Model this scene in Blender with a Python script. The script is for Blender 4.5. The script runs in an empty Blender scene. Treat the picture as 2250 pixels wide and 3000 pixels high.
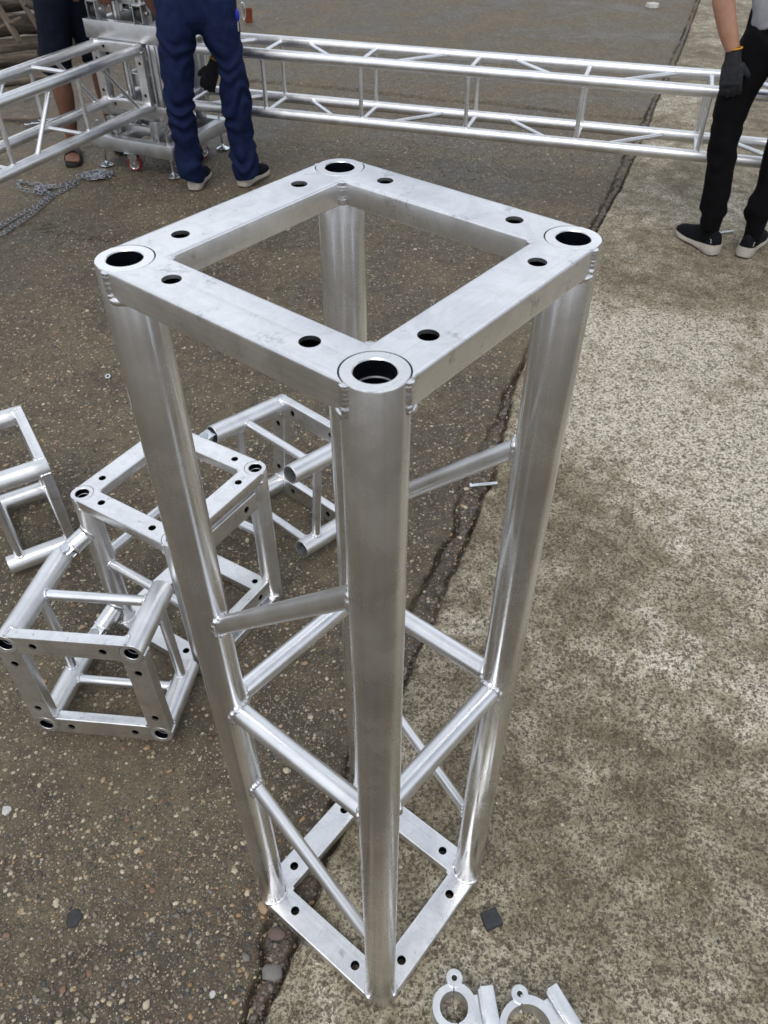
import bpy, bmesh, math, random
import numpy as np
from mathutils import Vector, Matrix, noise as mnoise
random.seed(7); rng=np.random.default_rng(11)
scene=bpy.context.scene
COL=scene.collection
# ------------------------------------------------------------------ camera
S=.27                                   # chord spacing of the truss
H=1.3163                                # height of the tower
cam_d=bpy.data.cameras.new('camera'); cam=bpy.data.objects.new('camera',cam_d); COL.objects.link(cam)
yaw,pit=0.103169,math.radians(42.8964)
fw=Vector((math.sin(yaw)*math.cos(pit),math.cos(yaw)*math.cos(pit),-math.sin(pit)))
rt=Vector((math.cos(yaw),-math.sin(yaw),0)); up=rt.cross(fw)
M=Matrix((rt,up,-fw)).transposed().to_4x4(); M.translation=Vector((-.0409,-.6445,1.6097)); cam.matrix_world=M
cam_d.sensor_fit='VERTICAL'; cam_d.sensor_height=24; cam_d.lens=18.572; cam_d.clip_start=.02; cam_d.clip_end=2000
cam_d.dof.use_dof=True; cam_d.dof.focus_distance=.95; cam_d.dof.aperture_fstop=13
scene.camera=cam
# ------------------------------------------------------------------ sky, sun, exposure
SUN_EL,SUN_AZ=math.radians(58),math.radians(200)
w=bpy.data.worlds.new('World'); scene.world=w; w.use_nodes=True
nt=w.node_tree; bg=nt.nodes['Background']
sky=nt.nodes.new('ShaderNodeTexSky'); sky.sky_type='NISHITA'; sky.sun_disc=False
sky.sun_elevation=SUN_EL; sky.sun_rotation=SUN_AZ; sky.air_density=1.0; sky.dust_density=5.0; sky.ozone_density=1.0
# overcast: a cloud layer lies over the clear sky
_tc=nt.nodes.new('ShaderNodeTexCoord'); _nz=nt.nodes.new('ShaderNodeTexNoise'); _nz.inputs['Scale'].default_value=2.1; _nz.inputs['Detail'].default_value=6; _nz.inputs['Roughness'].default_value=.55
_cr=nt.nodes.new('ShaderNodeValToRGB'); _cr.color_ramp.elements[0].position=.38; _cr.color_ramp.elements[0].color=(2.6,3.0,3.7,1); _cr.color_ramp.elements[1].position=.60; _cr.color_ramp.elements[1].color=(11.6,12.1,12.8,1)
_mx=nt.nodes.new('ShaderNodeMix'); _mx.data_type='RGBA'; _mx.inputs[0].default_value=.80
nt.links.new(_tc.outputs['Generated'],_nz.inputs['Vector']); nt.links.new(_nz.outputs['Fac'],_cr.inputs[0]); nt.links.new(sky.outputs[0],_mx.inputs[6]); nt.links.new(_cr.outputs[0],_mx.inputs[7])
nt.links.new(_mx.outputs[2],bg.inputs[0]); bg.inputs[1].default_value=.12
sd=bpy.data.lights.new('sun','SUN'); sd.energy=1.3; sd.angle=math.radians(28); sd.color=(1,.97,.92)
sun=bpy.data.objects.new('sun',sd); COL.objects.link(sun)
sdir=Vector((math.sin(SUN_AZ)*math.cos(SUN_EL),math.cos(SUN_AZ)*math.cos(SUN_EL),math.sin(SUN_EL)))
sun.rotation_euler=sdir.to_track_quat('Z','Y').to_euler()
vs=scene.view_settings; vs.view_transform='Standard'; vs.look='None'; vs.gamma=1; vs.use_curve_mapping=False; vs.exposure=0.0
# ------------------------------------------------------------------ node helpers
def newmat(name):
    m=bpy.data.materials.new(name); m.use_nodes=True
    return m,m.node_tree,m.node_tree.nodes['Principled BSDF']
def N(t,typ,**k):
    n=t.nodes.new(typ)
    for a,b in k.items():
        if a.startswith('i_'): n.inputs[a[2:].replace('_',' ')].default_value=b
        else: setattr(n,a,b)
    return n
def coords(t,scale=(1,1,1),rotz=0,src='Object'):
    c=N(t,'ShaderNodeTexCoord'); mp=N(t,'ShaderNodeMapping'); mp.inputs['Scale'].default_value=scale; mp.inputs['Rotation'].default_value=(0,0,rotz)
    t.links.new(c.outputs[src],mp.inputs['Vector']); return mp.outputs[0]
def noisetex(t,vec,scale,detail=4,rough=.6,dist=0):
    n=N(t,'ShaderNodeTexNoise'); n.inputs['Scale'].default_value=scale; n.inputs['Detail'].default_value=detail; n.inputs['Roughness'].default_value=rough; n.inputs['Distortion'].default_value=dist
    t.links.new(vec,n.inputs['Vector']); return n.outputs['Fac']
def ramp(t,fac,stops,interp='LINEAR'):
    r=N(t,'ShaderNodeValToRGB'); r.color_ramp.interpolation=interp
    e=r.color_ramp.elements
    while len(e)<len(stops): e.new(.5)
    for el,(p,c) in zip(e,stops):
        el.position=p; el.color=(c,c,c,1) if not hasattr(c,'__len__') else (*c,1)
    t.links.new(fac,r.inputs[0]); return r.outputs[0]
def mix(t,fac,a,b,mode='MIX'):
    m=N(t,'ShaderNodeMix',data_type='RGBA',blend_type=mode)
    for i,v in ((0,fac),(6,a),(7,b)):
        if hasattr(v,'links') or isinstance(v,bpy.types.NodeSocket): t.links.new(v,m.inputs[i])
        else: m.inputs[i].default_value=v if i==0 else (*v,1)
    return m.outputs[2]
def mth(t,op,a,b=0.0,c=None):
    m=N(t,'ShaderNodeMath',operation=op)
    for i,v in enumerate((a,b) if c is None else (a,b,c)):
        if isinstance(v,bpy.types.NodeSocket): t.links.new(v,m.inputs[i])
        else: m.inputs[i].default_value=v
    return m.outputs[0]
def bump(t,bs,h,strength,dist=.001):
    b=N(t,'ShaderNodeBump'); b.inputs['Strength'].default_value=strength; b.inputs['Distance'].default_value=dist
    t.links.new(h,b.inputs['Height']); t.links.new(b.outputs[0],bs.inputs['Normal'])
def metal(name,base=(.84,.842,.846),rough=.25,streak=(230,230,.7),smudge=.0,bs_=.10,rv=.12):
    m,t,b=newmat(name); b.inputs['Metallic'].default_value=1
    oi=N(t,'ShaderNodeObjectInfo'); c=N(t,'ShaderNodeTexCoord'); ad=N(t,'ShaderNodeVectorMath',operation='ADD'); sc=N(t,'ShaderNodeVectorMath',operation='SCALE')
    cb=N(t,'ShaderNodeCombineXYZ'); 
    for i in range(3): t.links.new(oi.outputs['Random'],cb.inputs[i])
    t.links.new(cb.outputs[0],sc.inputs[0]); sc.inputs['Scale'].default_value=7.3
    t.links.new(c.outputs['Object'],ad.inputs[0]); t.links.new(sc.outputs[0],ad.inputs[1])
    mp=N(t,'ShaderNodeMapping'); mp.inputs['Scale'].default_value=streak; t.links.new(ad.outputs[0],mp.inputs['Vector'])
    s=noisetex(t,mp.outputs[0],1,3,.6); cl=noisetex(t,ad.outputs[0],14,5,.62,.6); fine=noisetex(t,ad.outputs[0],160,3,.6)
    r=mth(t,'ADD',rough-rv*.5,mth(t,'MULTIPLY',s,rv)); r=mth(t,'ADD',r,mth(t,'MULTIPLY',mth(t,'SUBTRACT',cl,.5),.28))
    lo=noisetex(t,ad.outputs[0],4.5,4,.6,1.0); r=mth(t,'ADD',r,mth(t,'MULTIPLY',mth(t,'SUBTRACT',lo,.5),.30))
    t.links.new(r,b.inputs['Roughness'])
    dk=tuple(x*.86 for x in base)
    col=mix(t,ramp(t,cl,[(.32,0.0),(.62,1.0)]),dk,base)
    col=mix(t,mth(t,'MULTIPLY',ramp(t,s,[(.3,1.0),(.42,0.0)]),.22),col,tuple(x*.5 for x in base))
    if smudge:
        sm=ramp(t,noisetex(t,ad.outputs[0],38,6,.7,.4),[(.60,0.0),(.68,1.0)])
        col=mix(t,mth(t,'MULTIPLY',sm,smudge),col,(.16,.15,.15))
        sw=noisetex(t,ad.outputs[0],26,6,.75,2.5); col=mix(t,mth(t,'MULTIPLY',ramp(t,sw,[(.38,1.0),(.56,0.0)]),.20),col,(.42,.43,.46))
    t.links.new(col,b.inputs['Base Color'])
    hh=mth(t,'ADD',s,mth(t,'MULTIPLY',fine,.5)); hh=mth(t,'ADD',hh,mth(t,'MULTIPLY',cl,.7))
    bump(t,b,hh,bs_,.0006)
    return m
MT=dict(
 tube=metal('brushed_aluminium_tube'),
 tube2=metal('satin_aluminium_tube',rough=.40,base=(.82,.825,.835),bs_=.10),
 brace=metal('satin_aluminium_brace',rough=.34,base=(.84,.85,.87)),
 bar=metal('milled_aluminium_bar',streak=(1.0,170,170),rough=.33,smudge=.38,base=(.87,.875,.885)),
 plate=metal('dull_aluminium_plate',streak=(60,60,60),rough=.42,base=(.60,.61,.62)),
 weld=metal('weld_bead_metal',streak=(500,500,500),rough=.30,base=(.80,.80,.82),bs_=.7,rv=.2),
 zinc=metal('zinc_plated_steel',streak=(300,300,300),rough=.25,base=(.72,.76,.80)),
 chain=metal('galvanised_chain_steel',streak=(500,500,500),rough=.33,base=(.36,.37,.40)),
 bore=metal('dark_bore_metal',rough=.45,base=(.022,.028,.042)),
)
def plain(name,col,rough=.8,var=.25,scale=60,bstr=.3,bdist=.002,metallic=0,sheen=0,spec=.5):
    m,t,b=newmat(name); v=coords(t); n=noisetex(t,v,scale,5,.65); n2=noisetex(t,v,scale*.12,4,.6)
    a=tuple(x*(1-var) for x in col); c=tuple(min(1,x*(1+var)) for x in col)
    k=mth(t,'MULTIPLY',mth(t,'ADD',n,n2),.5)
    t.links.new(ramp(t,k,[(.36,a),(.62,c)]),b.inputs['Base Color']); b.inputs['Roughness'].default_value=rough; b.inputs['Metallic'].default_value=metallic
    b.inputs['Specular IOR Level'].default_value=.12 if rough>=.85 else spec
    if sheen: b.inputs['Sheen Weight'].default_value=sheen
    bump(t,b,n,bstr,bdist); return m
MT.update(
 denim=plain('navy_work_denim',(.0075,.0135,.046),.9,.35,260,.4,.001),
 blackcloth=plain('black_jersey_cloth',(.0030,.0030,.0040),.9,.3,200,.3,.001),
 navycloth=plain('dark_navy_shorts_cloth',(.006,.008,.016),.9,.3,200,.3,.001),
 shirt=plain('grey_cotton_shirt',(.30,.31,.34),.9,.12,180,.3,.001),
 skin=plain('skin',(.36,.19,.125),.55,.12,40,.15,.001),
 skin2=plain('tanned_skin',(.13,.058,.036),.55,.12,40,.15,.001),
 glove=plain('grey_knit_glove',(.028,.029,.034),.95,.35,420,.8,.002),
 cuff=plain('yellow_glove_cuff',(.50,.25,.03),.9,.2,300,.5,.001),
 sole=plain('off_white_rubber_sole',(.40,.37,.32),.6,.15,60,.2,.001),
 shoe=plain('black_knit_shoe_upper',(.006,.007,.009),.9,.35,300,.6,.001),
 rubber=plain('black_rubber',(.012,.012,.013),.6,.3,80,.3,.001),
 red=plain('red_polyurethane',(.20,.012,.014),.5,.2,60,.1,.001),
 hair=plain('black_hair',(.008,.007,.006),.6,.3,300,.8,.003),
 blue=plain('blue_plastic_fob',(.01,.02,.35),.4,.1,60,.1,.001),
 orange=plain('orange_plastic',(.16,.035,.012),.5,.3,60,.2,.001),
 white=plain('white_scrap',(.45,.44,.42),.7,.15,60,.2,.001),
 slate=plain('dark_rubber_chip',(.028,.030,.033),.75,.3,120,.5,.002),
 cream=plain('cream_quartz_pebble',(.42,.36,.26),.55,.25,90,.3,.001),
 tan=plain('tan_flint_pebble',(.28,.19,.11),.55,.25,90,.3,.001),
 rusty=plain('rusty_brown_pebble',(.17,.10,.065),.6,.25,90,.3,.001),
 greyp=plain('grey_pebble',(.15,.14,.13),.6,.25,90,.3,.001),
 bluep=plain('blue_grey_pebble',(.045,.052,.06),.5,.25,90,.3,.001),
 mauve=plain('mauve_brown_pebble',(.12,.08,.07),.6,.25,90,.3,.001),
)
def woodmat(name,c1,c2,axis_scale=(60,60,3)):
    m,t,b=newmat(name); v=coords(t,axis_scale); n=noisetex(t,v,1,6,.65,.6); n2=noisetex(t,coords(t),9,4,.6)
    col=ramp(t,n,[(.3,c1),(.5,tuple((a+b_)/2 for a,b_ in zip(c1,c2))),(.68,c2)]); col=mix(t,ramp(t,n2,[(.4,0.0),(.7,.6)]),col,tuple(x*.5 for x in c1))
    t.links.new(col,b.inputs['Base Color']); b.inputs['Roughness'].default_value=.9; bump(t,b,n,.9,.006); return m
MT['bark']=woodmat('weathered_bark',(.030,.022,.016),(.16,.13,.10)); MT['board']=woodmat('old_sawn_board',(.07,.05,.036),(.24,.185,.14))
# ground materials -------------------------------------------------
def stones_layer(t,v,scale,thr,keep,col):
    vo=N(t,'ShaderNodeTexVoronoi'); vo.inputs['Scale'].default_value=scale; vo.inputs['Randomness'].default_value=1; t.links.new(v,vo.inputs['Vector'])
    sp=N(t,'ShaderNodeSeparateColor'); t.links.new(vo.outputs['Color'],sp.inputs[0])
    size=mth(t,'MULTIPLY',sp.outputs[1],thr); inside=mth(t,'LESS_THAN',vo.outputs['Distance'],size); kp=mth(t,'GREATER_THAN',sp.outputs[0],keep)
    mask=mth(t,'MULTIPLY',inside,kp)
    sc=ramp(t,sp.outputs[2],[(0,(.035,.036,.04)),(.2,(.11,.085,.07)),(.4,(.20,.12,.065)),(.6,(.17,.15,.12)),(.78,(.36,.29,.19)),(1,(.46,.41,.32))])
    return mix(t,mask,col,sc),mask
def aggregate_mat(name,dark,lite,keep=.55,scale=115,stone=.55):
    m,t,b=newmat(name); v=coords(t); big=noisetex(t,v,1.7,6,.6,.3); mid=noisetex(t,v,22,6,.65,.2); fine=noisetex(t,v,260,4,.7)
    k=mth(t,'ADD',mth(t,'MULTIPLY',big,.62),mth(t,'MULTIPLY',mid,.38))
    col=ramp(t,k,[(.42,dark),(.58,lite)])
    col=mix(t,ramp(t,fine,[(.35,.75),(.6,0.0)]),col,tuple(x*.35 for x in dark))
    warm=noisetex(t,v,5,5,.6); col=mix(t,mth(t,'MULTIPLY',ramp(t,warm,[(.5,0.0),(.7,1.0)]),.35),col,(.09,.055,.035))
    col,m1=stones_layer(t,v,scale*2.6,stone,keep-.12,col)
    col,m2=stones_layer(t,v,scale,stone*.9,keep,col)
    col=mix(t,.12,col,(.06,.052,.045))
    t.links.new(col,b.inputs['Base Color'])
    wet=ramp(t,big,[(.38,.42),(.6,.78)]); t.links.new(wet,b.inputs['Roughness']); b.inputs['Specular IOR Level'].default_value=.4
    h=mth(t,'ADD',mth(t,'MULTIPLY',fine,.7),mth(t,'MULTIPLY',mid,1.6)); h=mth(t,'ADD',h,mth(t,'MULTIPLY',m2,.6)); bump(t,b,h,.85,.004); return m
def brushed_mat(name):
    m,t,b=newmat(name); v=coords(t); big=noisetex(t,v,1.5,7,.62,.5); mid=noisetex(t,v,12,6,.7,.3); fine=noisetex(t,v,120,5,.85); pit_=noisetex(t,v,260,2,.5)
    # elliptical pale area, fading out towards the joint and the far yard
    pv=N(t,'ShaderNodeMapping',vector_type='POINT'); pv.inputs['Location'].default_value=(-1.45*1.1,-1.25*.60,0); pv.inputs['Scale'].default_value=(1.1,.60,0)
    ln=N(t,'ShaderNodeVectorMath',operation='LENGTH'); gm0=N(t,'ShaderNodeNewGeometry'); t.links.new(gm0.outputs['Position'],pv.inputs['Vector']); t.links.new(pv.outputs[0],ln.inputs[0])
    pale_mask=ramp(t,ln.outputs['Value'],[(.25,1.0),(1.0,0.0)])
    k=mth(t,'ADD',mth(t,'MULTIPLY',big,.55),mth(t,'MULTIPLY',mid,.45)); k=mth(t,'ADD',k,mth(t,'MULTIPLY',pale_mask,.13)); k=mth(t,'SUBTRACT',k,.034)
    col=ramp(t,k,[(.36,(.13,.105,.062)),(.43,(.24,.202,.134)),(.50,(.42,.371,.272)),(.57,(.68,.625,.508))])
    col=mix(t,mth(t,'MULTIPLY',ramp(t,fine,[(.42,1.0),(.54,0.0)]),.55),col,(.075,.060,.040))
    for sc_,kp_,sz_,am_ in ((125,.40,.80,.72),(230,.30,.85,.70),(58,.78,.55,.6)):     # open pores and dark grit
        vo=N(t,'ShaderNodeTexVoronoi'); vo.inputs['Scale'].default_value=sc_; dv=N(t,'ShaderNodeVectorMath',operation='ADD'); nzv=N(t,'ShaderNodeTexNoise'); nzv.inputs['Scale'].default_value=sc_*1.7; t.links.new(v,nzv.inputs['Vector'])
        sv=N(t,'ShaderNodeVectorMath',operation='SCALE'); sv.inputs['Scale'].default_value=.9/sc_; t.links.new(nzv.outputs['Color'],sv.inputs[0]); t.links.new(v,dv.inputs[0]); t.links.new(sv.outputs[0],dv.inputs[1]); t.links.new(dv.outputs[0],vo.inputs['Vector'])
        sp=N(t,'ShaderNodeSeparateColor'); t.links.new(vo.outputs['Color'],sp.inputs[0]); ins=mth(t,'LESS_THAN',vo.outputs['Distance'],mth(t,'MULTIPLY',sp.outputs[1],sz_)); kp=mth(t,'GREATER_THAN',sp.outputs[0],kp_)
        col=mix(t,mth(t,'MULTIPLY',mth(t,'MULTIPLY',ins,kp),am_),col,(.058,.046,.030))
    col=mix(t,mth(t,'MULTIPLY',ramp(t,pit_,[(.30,1.0),(.40,0.0)]),.8),col,(.022,.018,.012))
    col=mix(t,mth(t,'MULTIPLY',ramp(t,noisetex(t,v,170,3,.6),[(.56,0.0),(.68,1.0)]),.5),col,(.36,.335,.28))
    moss=noisetex(t,v,2.6,5,.6,.4); col=mix(t,mth(t,'MULTIPLY',ramp(t,moss,[(.55,0.0),(.72,1.0)]),.22),col,(.09,.085,.035))
    # brushed grooves run across the joint
    gv=coords(t,(1,1,1),rotz=math.radians(28)); wv=N(t,'ShaderNodeTexWave',wave_type='BANDS',bands_direction='Y'); wv.inputs['Scale'].default_value=26; wv.inputs['Distortion'].default_value=4; wv.inputs['Detail'].default_value=3; wv.inputs['Detail Scale'].default_value=.8
    t.links.new(gv,wv.inputs['Vector']); gm=ramp(t,noisetex(t,v,2.2,4,.6),[(.44,0.0),(.58,1.0)]); gr=mth(t,'MULTIPLY',ramp(t,wv.outputs['Fac'],[(.0,1.0),(.30,0.0)]),gm)
    gr=mth(t,'MULTIPLY',gr,ramp(t,mid,[(.46,0.0),(.60,1.0)]))
    col=mix(t,mth(t,'MULTIPLY',gr,.40),col,(.070,.056,.036))
    col,m2=stones_layer(t,v,95,.36,.90,col)
    t.links.new(col,b.inputs['Base Color']); b.inputs['Roughness'].default_value=.75; b.inputs['Specular IOR Level'].default_value=.3
    h=mth(t,'ADD',fine,mth(t,'MULTIPLY',gr,-.4)); h=mth(t,'ADD',h,mth(t,'MULTIPLY',mid,1.5)); bump(t,b,h,.5,.0035); return m
MT['agg']=aggregate_mat('exposed_aggregate_concrete',(.055,.044,.0255),(.172,.142,.088),.50,105)
MT['joint']=aggregate_mat('crumbled_joint_filling',(.045,.034,.022),(.150,.120,.083),.45,90,.6)
MT['dirt']=aggregate_mat('packed_sandy_dirt',(.060,.050,.032),(.19,.15,.10),.75,60,.5)
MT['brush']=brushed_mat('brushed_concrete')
# ------------------------------------------------------------------ object helpers
WM={}
def finish(o,name,parent,world):
    o.name=name; COL.objects.link(o); WM[o]=world.copy()
    if parent is not None:
        o.parent=parent; o.matrix_basis=WM[parent].inverted()@world
    else: o.matrix_basis=world
    return o
def empty(name,label,cat,loc=(0,0,0),rotz=0,group=None):
    o=bpy.data.objects.new(name,None); o.empty_display_size=.1
    finish(o,name,None,Matrix.Translation(loc)@Matrix.Rotation(rotz,4,'Z')); tag(o,label,cat,group); return o
def tag(o,label,cat,group=None):
    o['label']=label; o['category']=cat
    if group: o['group']=group
def mesh(verts,faces,mats,smooth=None,fm=None,name='m'):
    me=bpy.data.meshes.new(name); me.from_pydata([tuple(v) for v in verts],[],faces)
    for m in (mats if isinstance(mats,(list,tuple)) else [mats]): me.materials.append(m)
    if fm is not None: me.polygons.foreach_set('material_index',fm)
    me.update()
    if smooth is not None: smoothme(me,smooth)
    return me
def smoothme(me,ang=40):
    me.polygons.foreach_set('use_smooth',[True]*len(me.polygons)); me.set_sharp_from_angle(angle=math.radians(ang)); me.update()
def put(name,me,parent=None,world=Matrix()):
    return finish(bpy.data.objects.new(name,me),name,parent,world)
def putw(name,verts,faces,mats,parent=None,smooth=None,fm=None):
    """verts given in world space; object origin at their centre"""
    v=np.array([tuple(x) for x in verts]); c=(v.min(0)+v.max(0))/2
    return put(name,mesh(v-c,faces,mats,smooth,fm),parent,Matrix.Translation(Vector(c)))
def frame(z,x=None,o=(0,0,0)):
    z=Vector(z).normalized(); x=Vector(x) if x is not None else (Vector((1,0,0)) if abs(z.x)<.9 else Vector((0,1,0)))
    y=z.cross(x).normalized(); x=y.cross(z); m=Matrix((x,y,z)).transposed().to_4x4(); m.translation=Vector(o); return m
def lathe(prof,n=32,mat=None,mats=None,fidx=None,smooth=35):
    v=[];f=[];fm=[]
    for r,z in prof:
        for k in range(n): a=2*math.pi*k/n; v.append((r*math.cos(a),r*math.sin(a),z))
    for i in range(len(prof)-1):
        for k in range(n):
            a,b=i*n+k,i*n+(k+1)%n; f.append((a,b,b+n,a+n)); fm.append(fidx[i] if fidx else 0)
    me=mesh(v,f,mats or mat,None,fm); bm=bmesh.new(); bm.from_mesh(me); bmesh.ops.remove_doubles(bm,verts=bm.verts,dist=1e-6); bm.to_mesh(me); bm.free(); smoothme(me,smooth); return me
def boxv(cx,cy,cz,sx,sy,sz,bev=.002,mat=None):
    bm=bmesh.new(); bmesh.ops.create_cube(bm,size=1,matrix=Matrix.Translation((cx,cy,cz))@Matrix.Diagonal((sx,sy,sz,1)))
    if bev: bmesh.ops.bevel(bm,geom=list(bm.edges),offset=bev,segments=2,affect='EDGES',profile=.5)
    me=bpy.data.meshes.new('b'); bm.to_mesh(me); bm.free()
    if mat: me.materials.append(mat)
    smoothme(me,35); return me
def sweep(path,rad,n=8,closed=False):
    """tube along points; rad is a number or a list"""
    P=[Vector(p) for p in path]; m=len(P); v=[];f=[]
    ref=None
    for i in range(m):
        if closed: t=P[(i+1)%m]-P[i-1]
        else: t=P[min(i+1,m-1)]-P[max(i-1,0)]
        t.normalize()
        if ref is None: ref=t.orthogonal().normalized()
        ref=(ref-t*ref.dot(t)).normalized(); b=t.cross(ref); r=rad[i] if hasattr(rad,'__len__') else rad
        for k in range(n): a=2*math.pi*k/n; v.append(P[i]+ref*r*math.cos(a)+b*r*math.sin(a))
    L=m if closed else m-1
    if closed:   # minimise twist
        pass
    for i in range(L):
        j=(i+1)%m; off=0
        if closed and j==0:
            d=[(v[i*n]-v[k]).length for k in range(n)]; off=d.index(min(d))
        for k in range(n): f.append((i*n+k,i*n+(k+1)%n,j*n+(k+1+off)%n,j*n+(k+off)%n))
    if not closed: f.append(tuple(range(n))[::-1]); f.append(tuple(range((m-1)*n,m*n)))
    return v,f
def evalmesh(ob):
    dg=bpy.context.evaluated_depsgraph_get(); dg.update(); me=bpy.data.meshes.new_from_object(ob.evaluated_get(dg)); return me
# ------------------------------------------------------------------ truss parts
CR=.025
def chord_mesh(L,a='open',b='open',cr=CR,mt='tube2'):
    def end(kind,z,s):
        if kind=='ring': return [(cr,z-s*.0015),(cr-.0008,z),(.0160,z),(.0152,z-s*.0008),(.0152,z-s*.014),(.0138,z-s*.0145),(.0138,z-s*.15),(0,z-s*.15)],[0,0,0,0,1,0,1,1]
        return [(cr,z-s*.0005),(cr-.0004,z),(cr-.003,z),(cr-.003,z-s*.1),(0,z-s*.1)],[0,0,0,0,0]
    ea,_=end(a,0,-1); eb,fb=end(b,L,1)
    fa=[1,1,0,1,0,0,0,0] if a=='ring' else [0]*5
    seg=[(cr,L*k/6) for k in range(1,6)]
    prof=ea[::-1]+seg+eb
    na=len(ea); idx=[0]*(len(prof)-1)
    for i in range(len(ea)-1):
        if a=='ring' and i in (0,1,3): idx[i]=1
    if b=='ring':
        base=len(ea)+len(seg)
        for i in range(len(eb)-1):
            if i in (3,5,6): idx[base+i]=1
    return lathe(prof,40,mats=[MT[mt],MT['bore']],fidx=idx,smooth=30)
def bar_mesh(S_=S,h=.025,hw=.025,holes=True):
    R=.0257; a=math.asin(hw/R)
    pts=[(-(S_/2-hw),hw),(S_/2-hw,hw)]
    for k in range(13):
        t=math.radians(135)+(math.pi+a-math.radians(135))*k/12; pts.append((S_/2+R*math.cos(t),R*math.sin(t)))
    pts+=[(-x,y) for x,y in pts[:1:-1]]
    bm=bmesh.new(); vv=[bm.verts.new((x,y,-h)) for x,y in pts]; f=bm.faces.new(vv)
    r=bmesh.ops.extrude_face_region(bm,geom=[f]); bmesh.ops.translate(bm,vec=(0,0,h),verts=[v for v in r['geom'] if isinstance(v,bmesh.types.BMVert)])
    bmesh.ops.recalc_face_normals(bm,faces=bm.faces)
    ed=[e for e in bm.edges if abs(e.verts[0].co.y-e.verts[1].co.y)<1e-6 and abs(e.verts[0].co.z-e.verts[1].co.z)<1e-6 and abs(e.verts[0].co.x-e.verts[1].co.x)>.1]
    bmesh.ops.bevel(bm,geom=ed,offset=.0028,segments=3,affect='EDGES',profile=.5)
    me=bpy.data.meshes.new('bar'); bm.to_mesh(me); bm.free(); me.materials.append(MT['bar']); me.materials.append(MT['bore'])
    o=bpy.data.objects.new('tmp',me); COL.objects.link(o); tmp=[o]
    def cut(cm):
        c=bpy.data.objects.new('tmp',cm); COL.objects.link(c); tmp.append(c); md=o.modifiers.new('b','BOOLEAN'); md.operation='DIFFERENCE'; md.solver='EXACT'; md.object=c
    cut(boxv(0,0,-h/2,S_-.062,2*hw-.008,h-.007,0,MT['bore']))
    if holes:
        bm=bmesh.new()
        for x in (-.075,.075): bmesh.ops.create_cone(bm,cap_ends=True,segments=28,radius1=.0082,radius2=.0082,depth=.2,matrix=Matrix.Translation((x,0,0)))
        cm=bpy.data.meshes.new('c'); bm.to_mesh(cm); bm.free(); cm.materials.append(MT['bar']); cut(cm)
    out=evalmesh(o)
    for x in tmp: bpy.data.objects.remove(x)
    smoothme(out,32); return out
BAR=bar_mesh()
def bead(path,r,seed=0,n=8,closed=False,rip=.05,k=None):
    m=len(path); rn=random.Random(seed); ph=rn.random()*6; 
    k=k or m/2.6
    nz=[rn.random()-.5 for _ in range(m+2)]; rad=[r*(1+rip*math.sin(2*math.pi*k*i/m+ph)+.22*mnoise.noise(Vector((i*.16+seed*3.1,seed,0)))) for i in range(m)]
    if not closed: rad[0]*=.4; rad[-1]*=.4
    return sweep(path,rad,n,closed)
def frame_weld_meshes(h=.025):
    out=[]
    for sg in (1,-1):
        p=[]; cx=S/2
        R=.0262
        for i in range(48): p.append((cx-.0066+.0003*math.sin(i*.11),-.0236,-.0008-(h-.0005)*i/47))
        for i in range(1,50):
            a=math.radians(252.6-(252.6-150)*i/49); p.append((cx+R*math.cos(a)*.985,R*math.sin(a)*.985,-h-.0008))
        p=[(sg*x,y,z) for x,y,z in p]; v,f=bead(p,.0041,seed=3+sg,rip=.01,k=15); out.append(mesh(v,f,MT['weld'],50))
    p=[(S/2-.0258,.0258,-.0006-(h-.001)*i/29) for i in range(30)]; v,f=bead(p,.0050,seed=9,rip=.02,k=8); out.append(mesh(v,f,MT['weld'],50)); return out
FW=frame_weld_meshes()
def end_frame(parent,Mf,welds=True):
    """square frame in the plane of Mf (x,y), outer face towards +z, at the chord ends"""
    for k in range(4):
        Mk=Mf@Matrix.Rotation(k*math.pi/2,4,'Z')@Matrix.Translation((0,-S/2,0))
        b=put('frame_bar',BAR,parent,Mk)
        if welds:
            for wm in FW: put('weld_bead',wm,b,Mk)
def ring_curve(P,c,R,b,rb,n=44):
    P=Vector(P); c=Vector(c).normalized(); b=Vector(b).normalized(); e1=b.cross(c)
    if e1.length<1e-3: e1=b.orthogonal()
    e1.normalize(); e2=b.cross(e1); pts=[]
    bp=b-c*b.dot(c)
    for k in range(n):
        a=2*math.pi*k/n; w_=e1*rb*math.cos(a)+e2*rb*math.sin(a); wp=w_-c*w_.dot(c)
        A=bp.dot(bp); B=2*bp.dot(wp); Cc_=wp.dot(wp)-R*R; D=max(0,B*B-4*A*Cc_); s=(-B+math.sqrt(D))/(2*A); pts.append(P+b*s+w_)
    return pts
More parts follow.
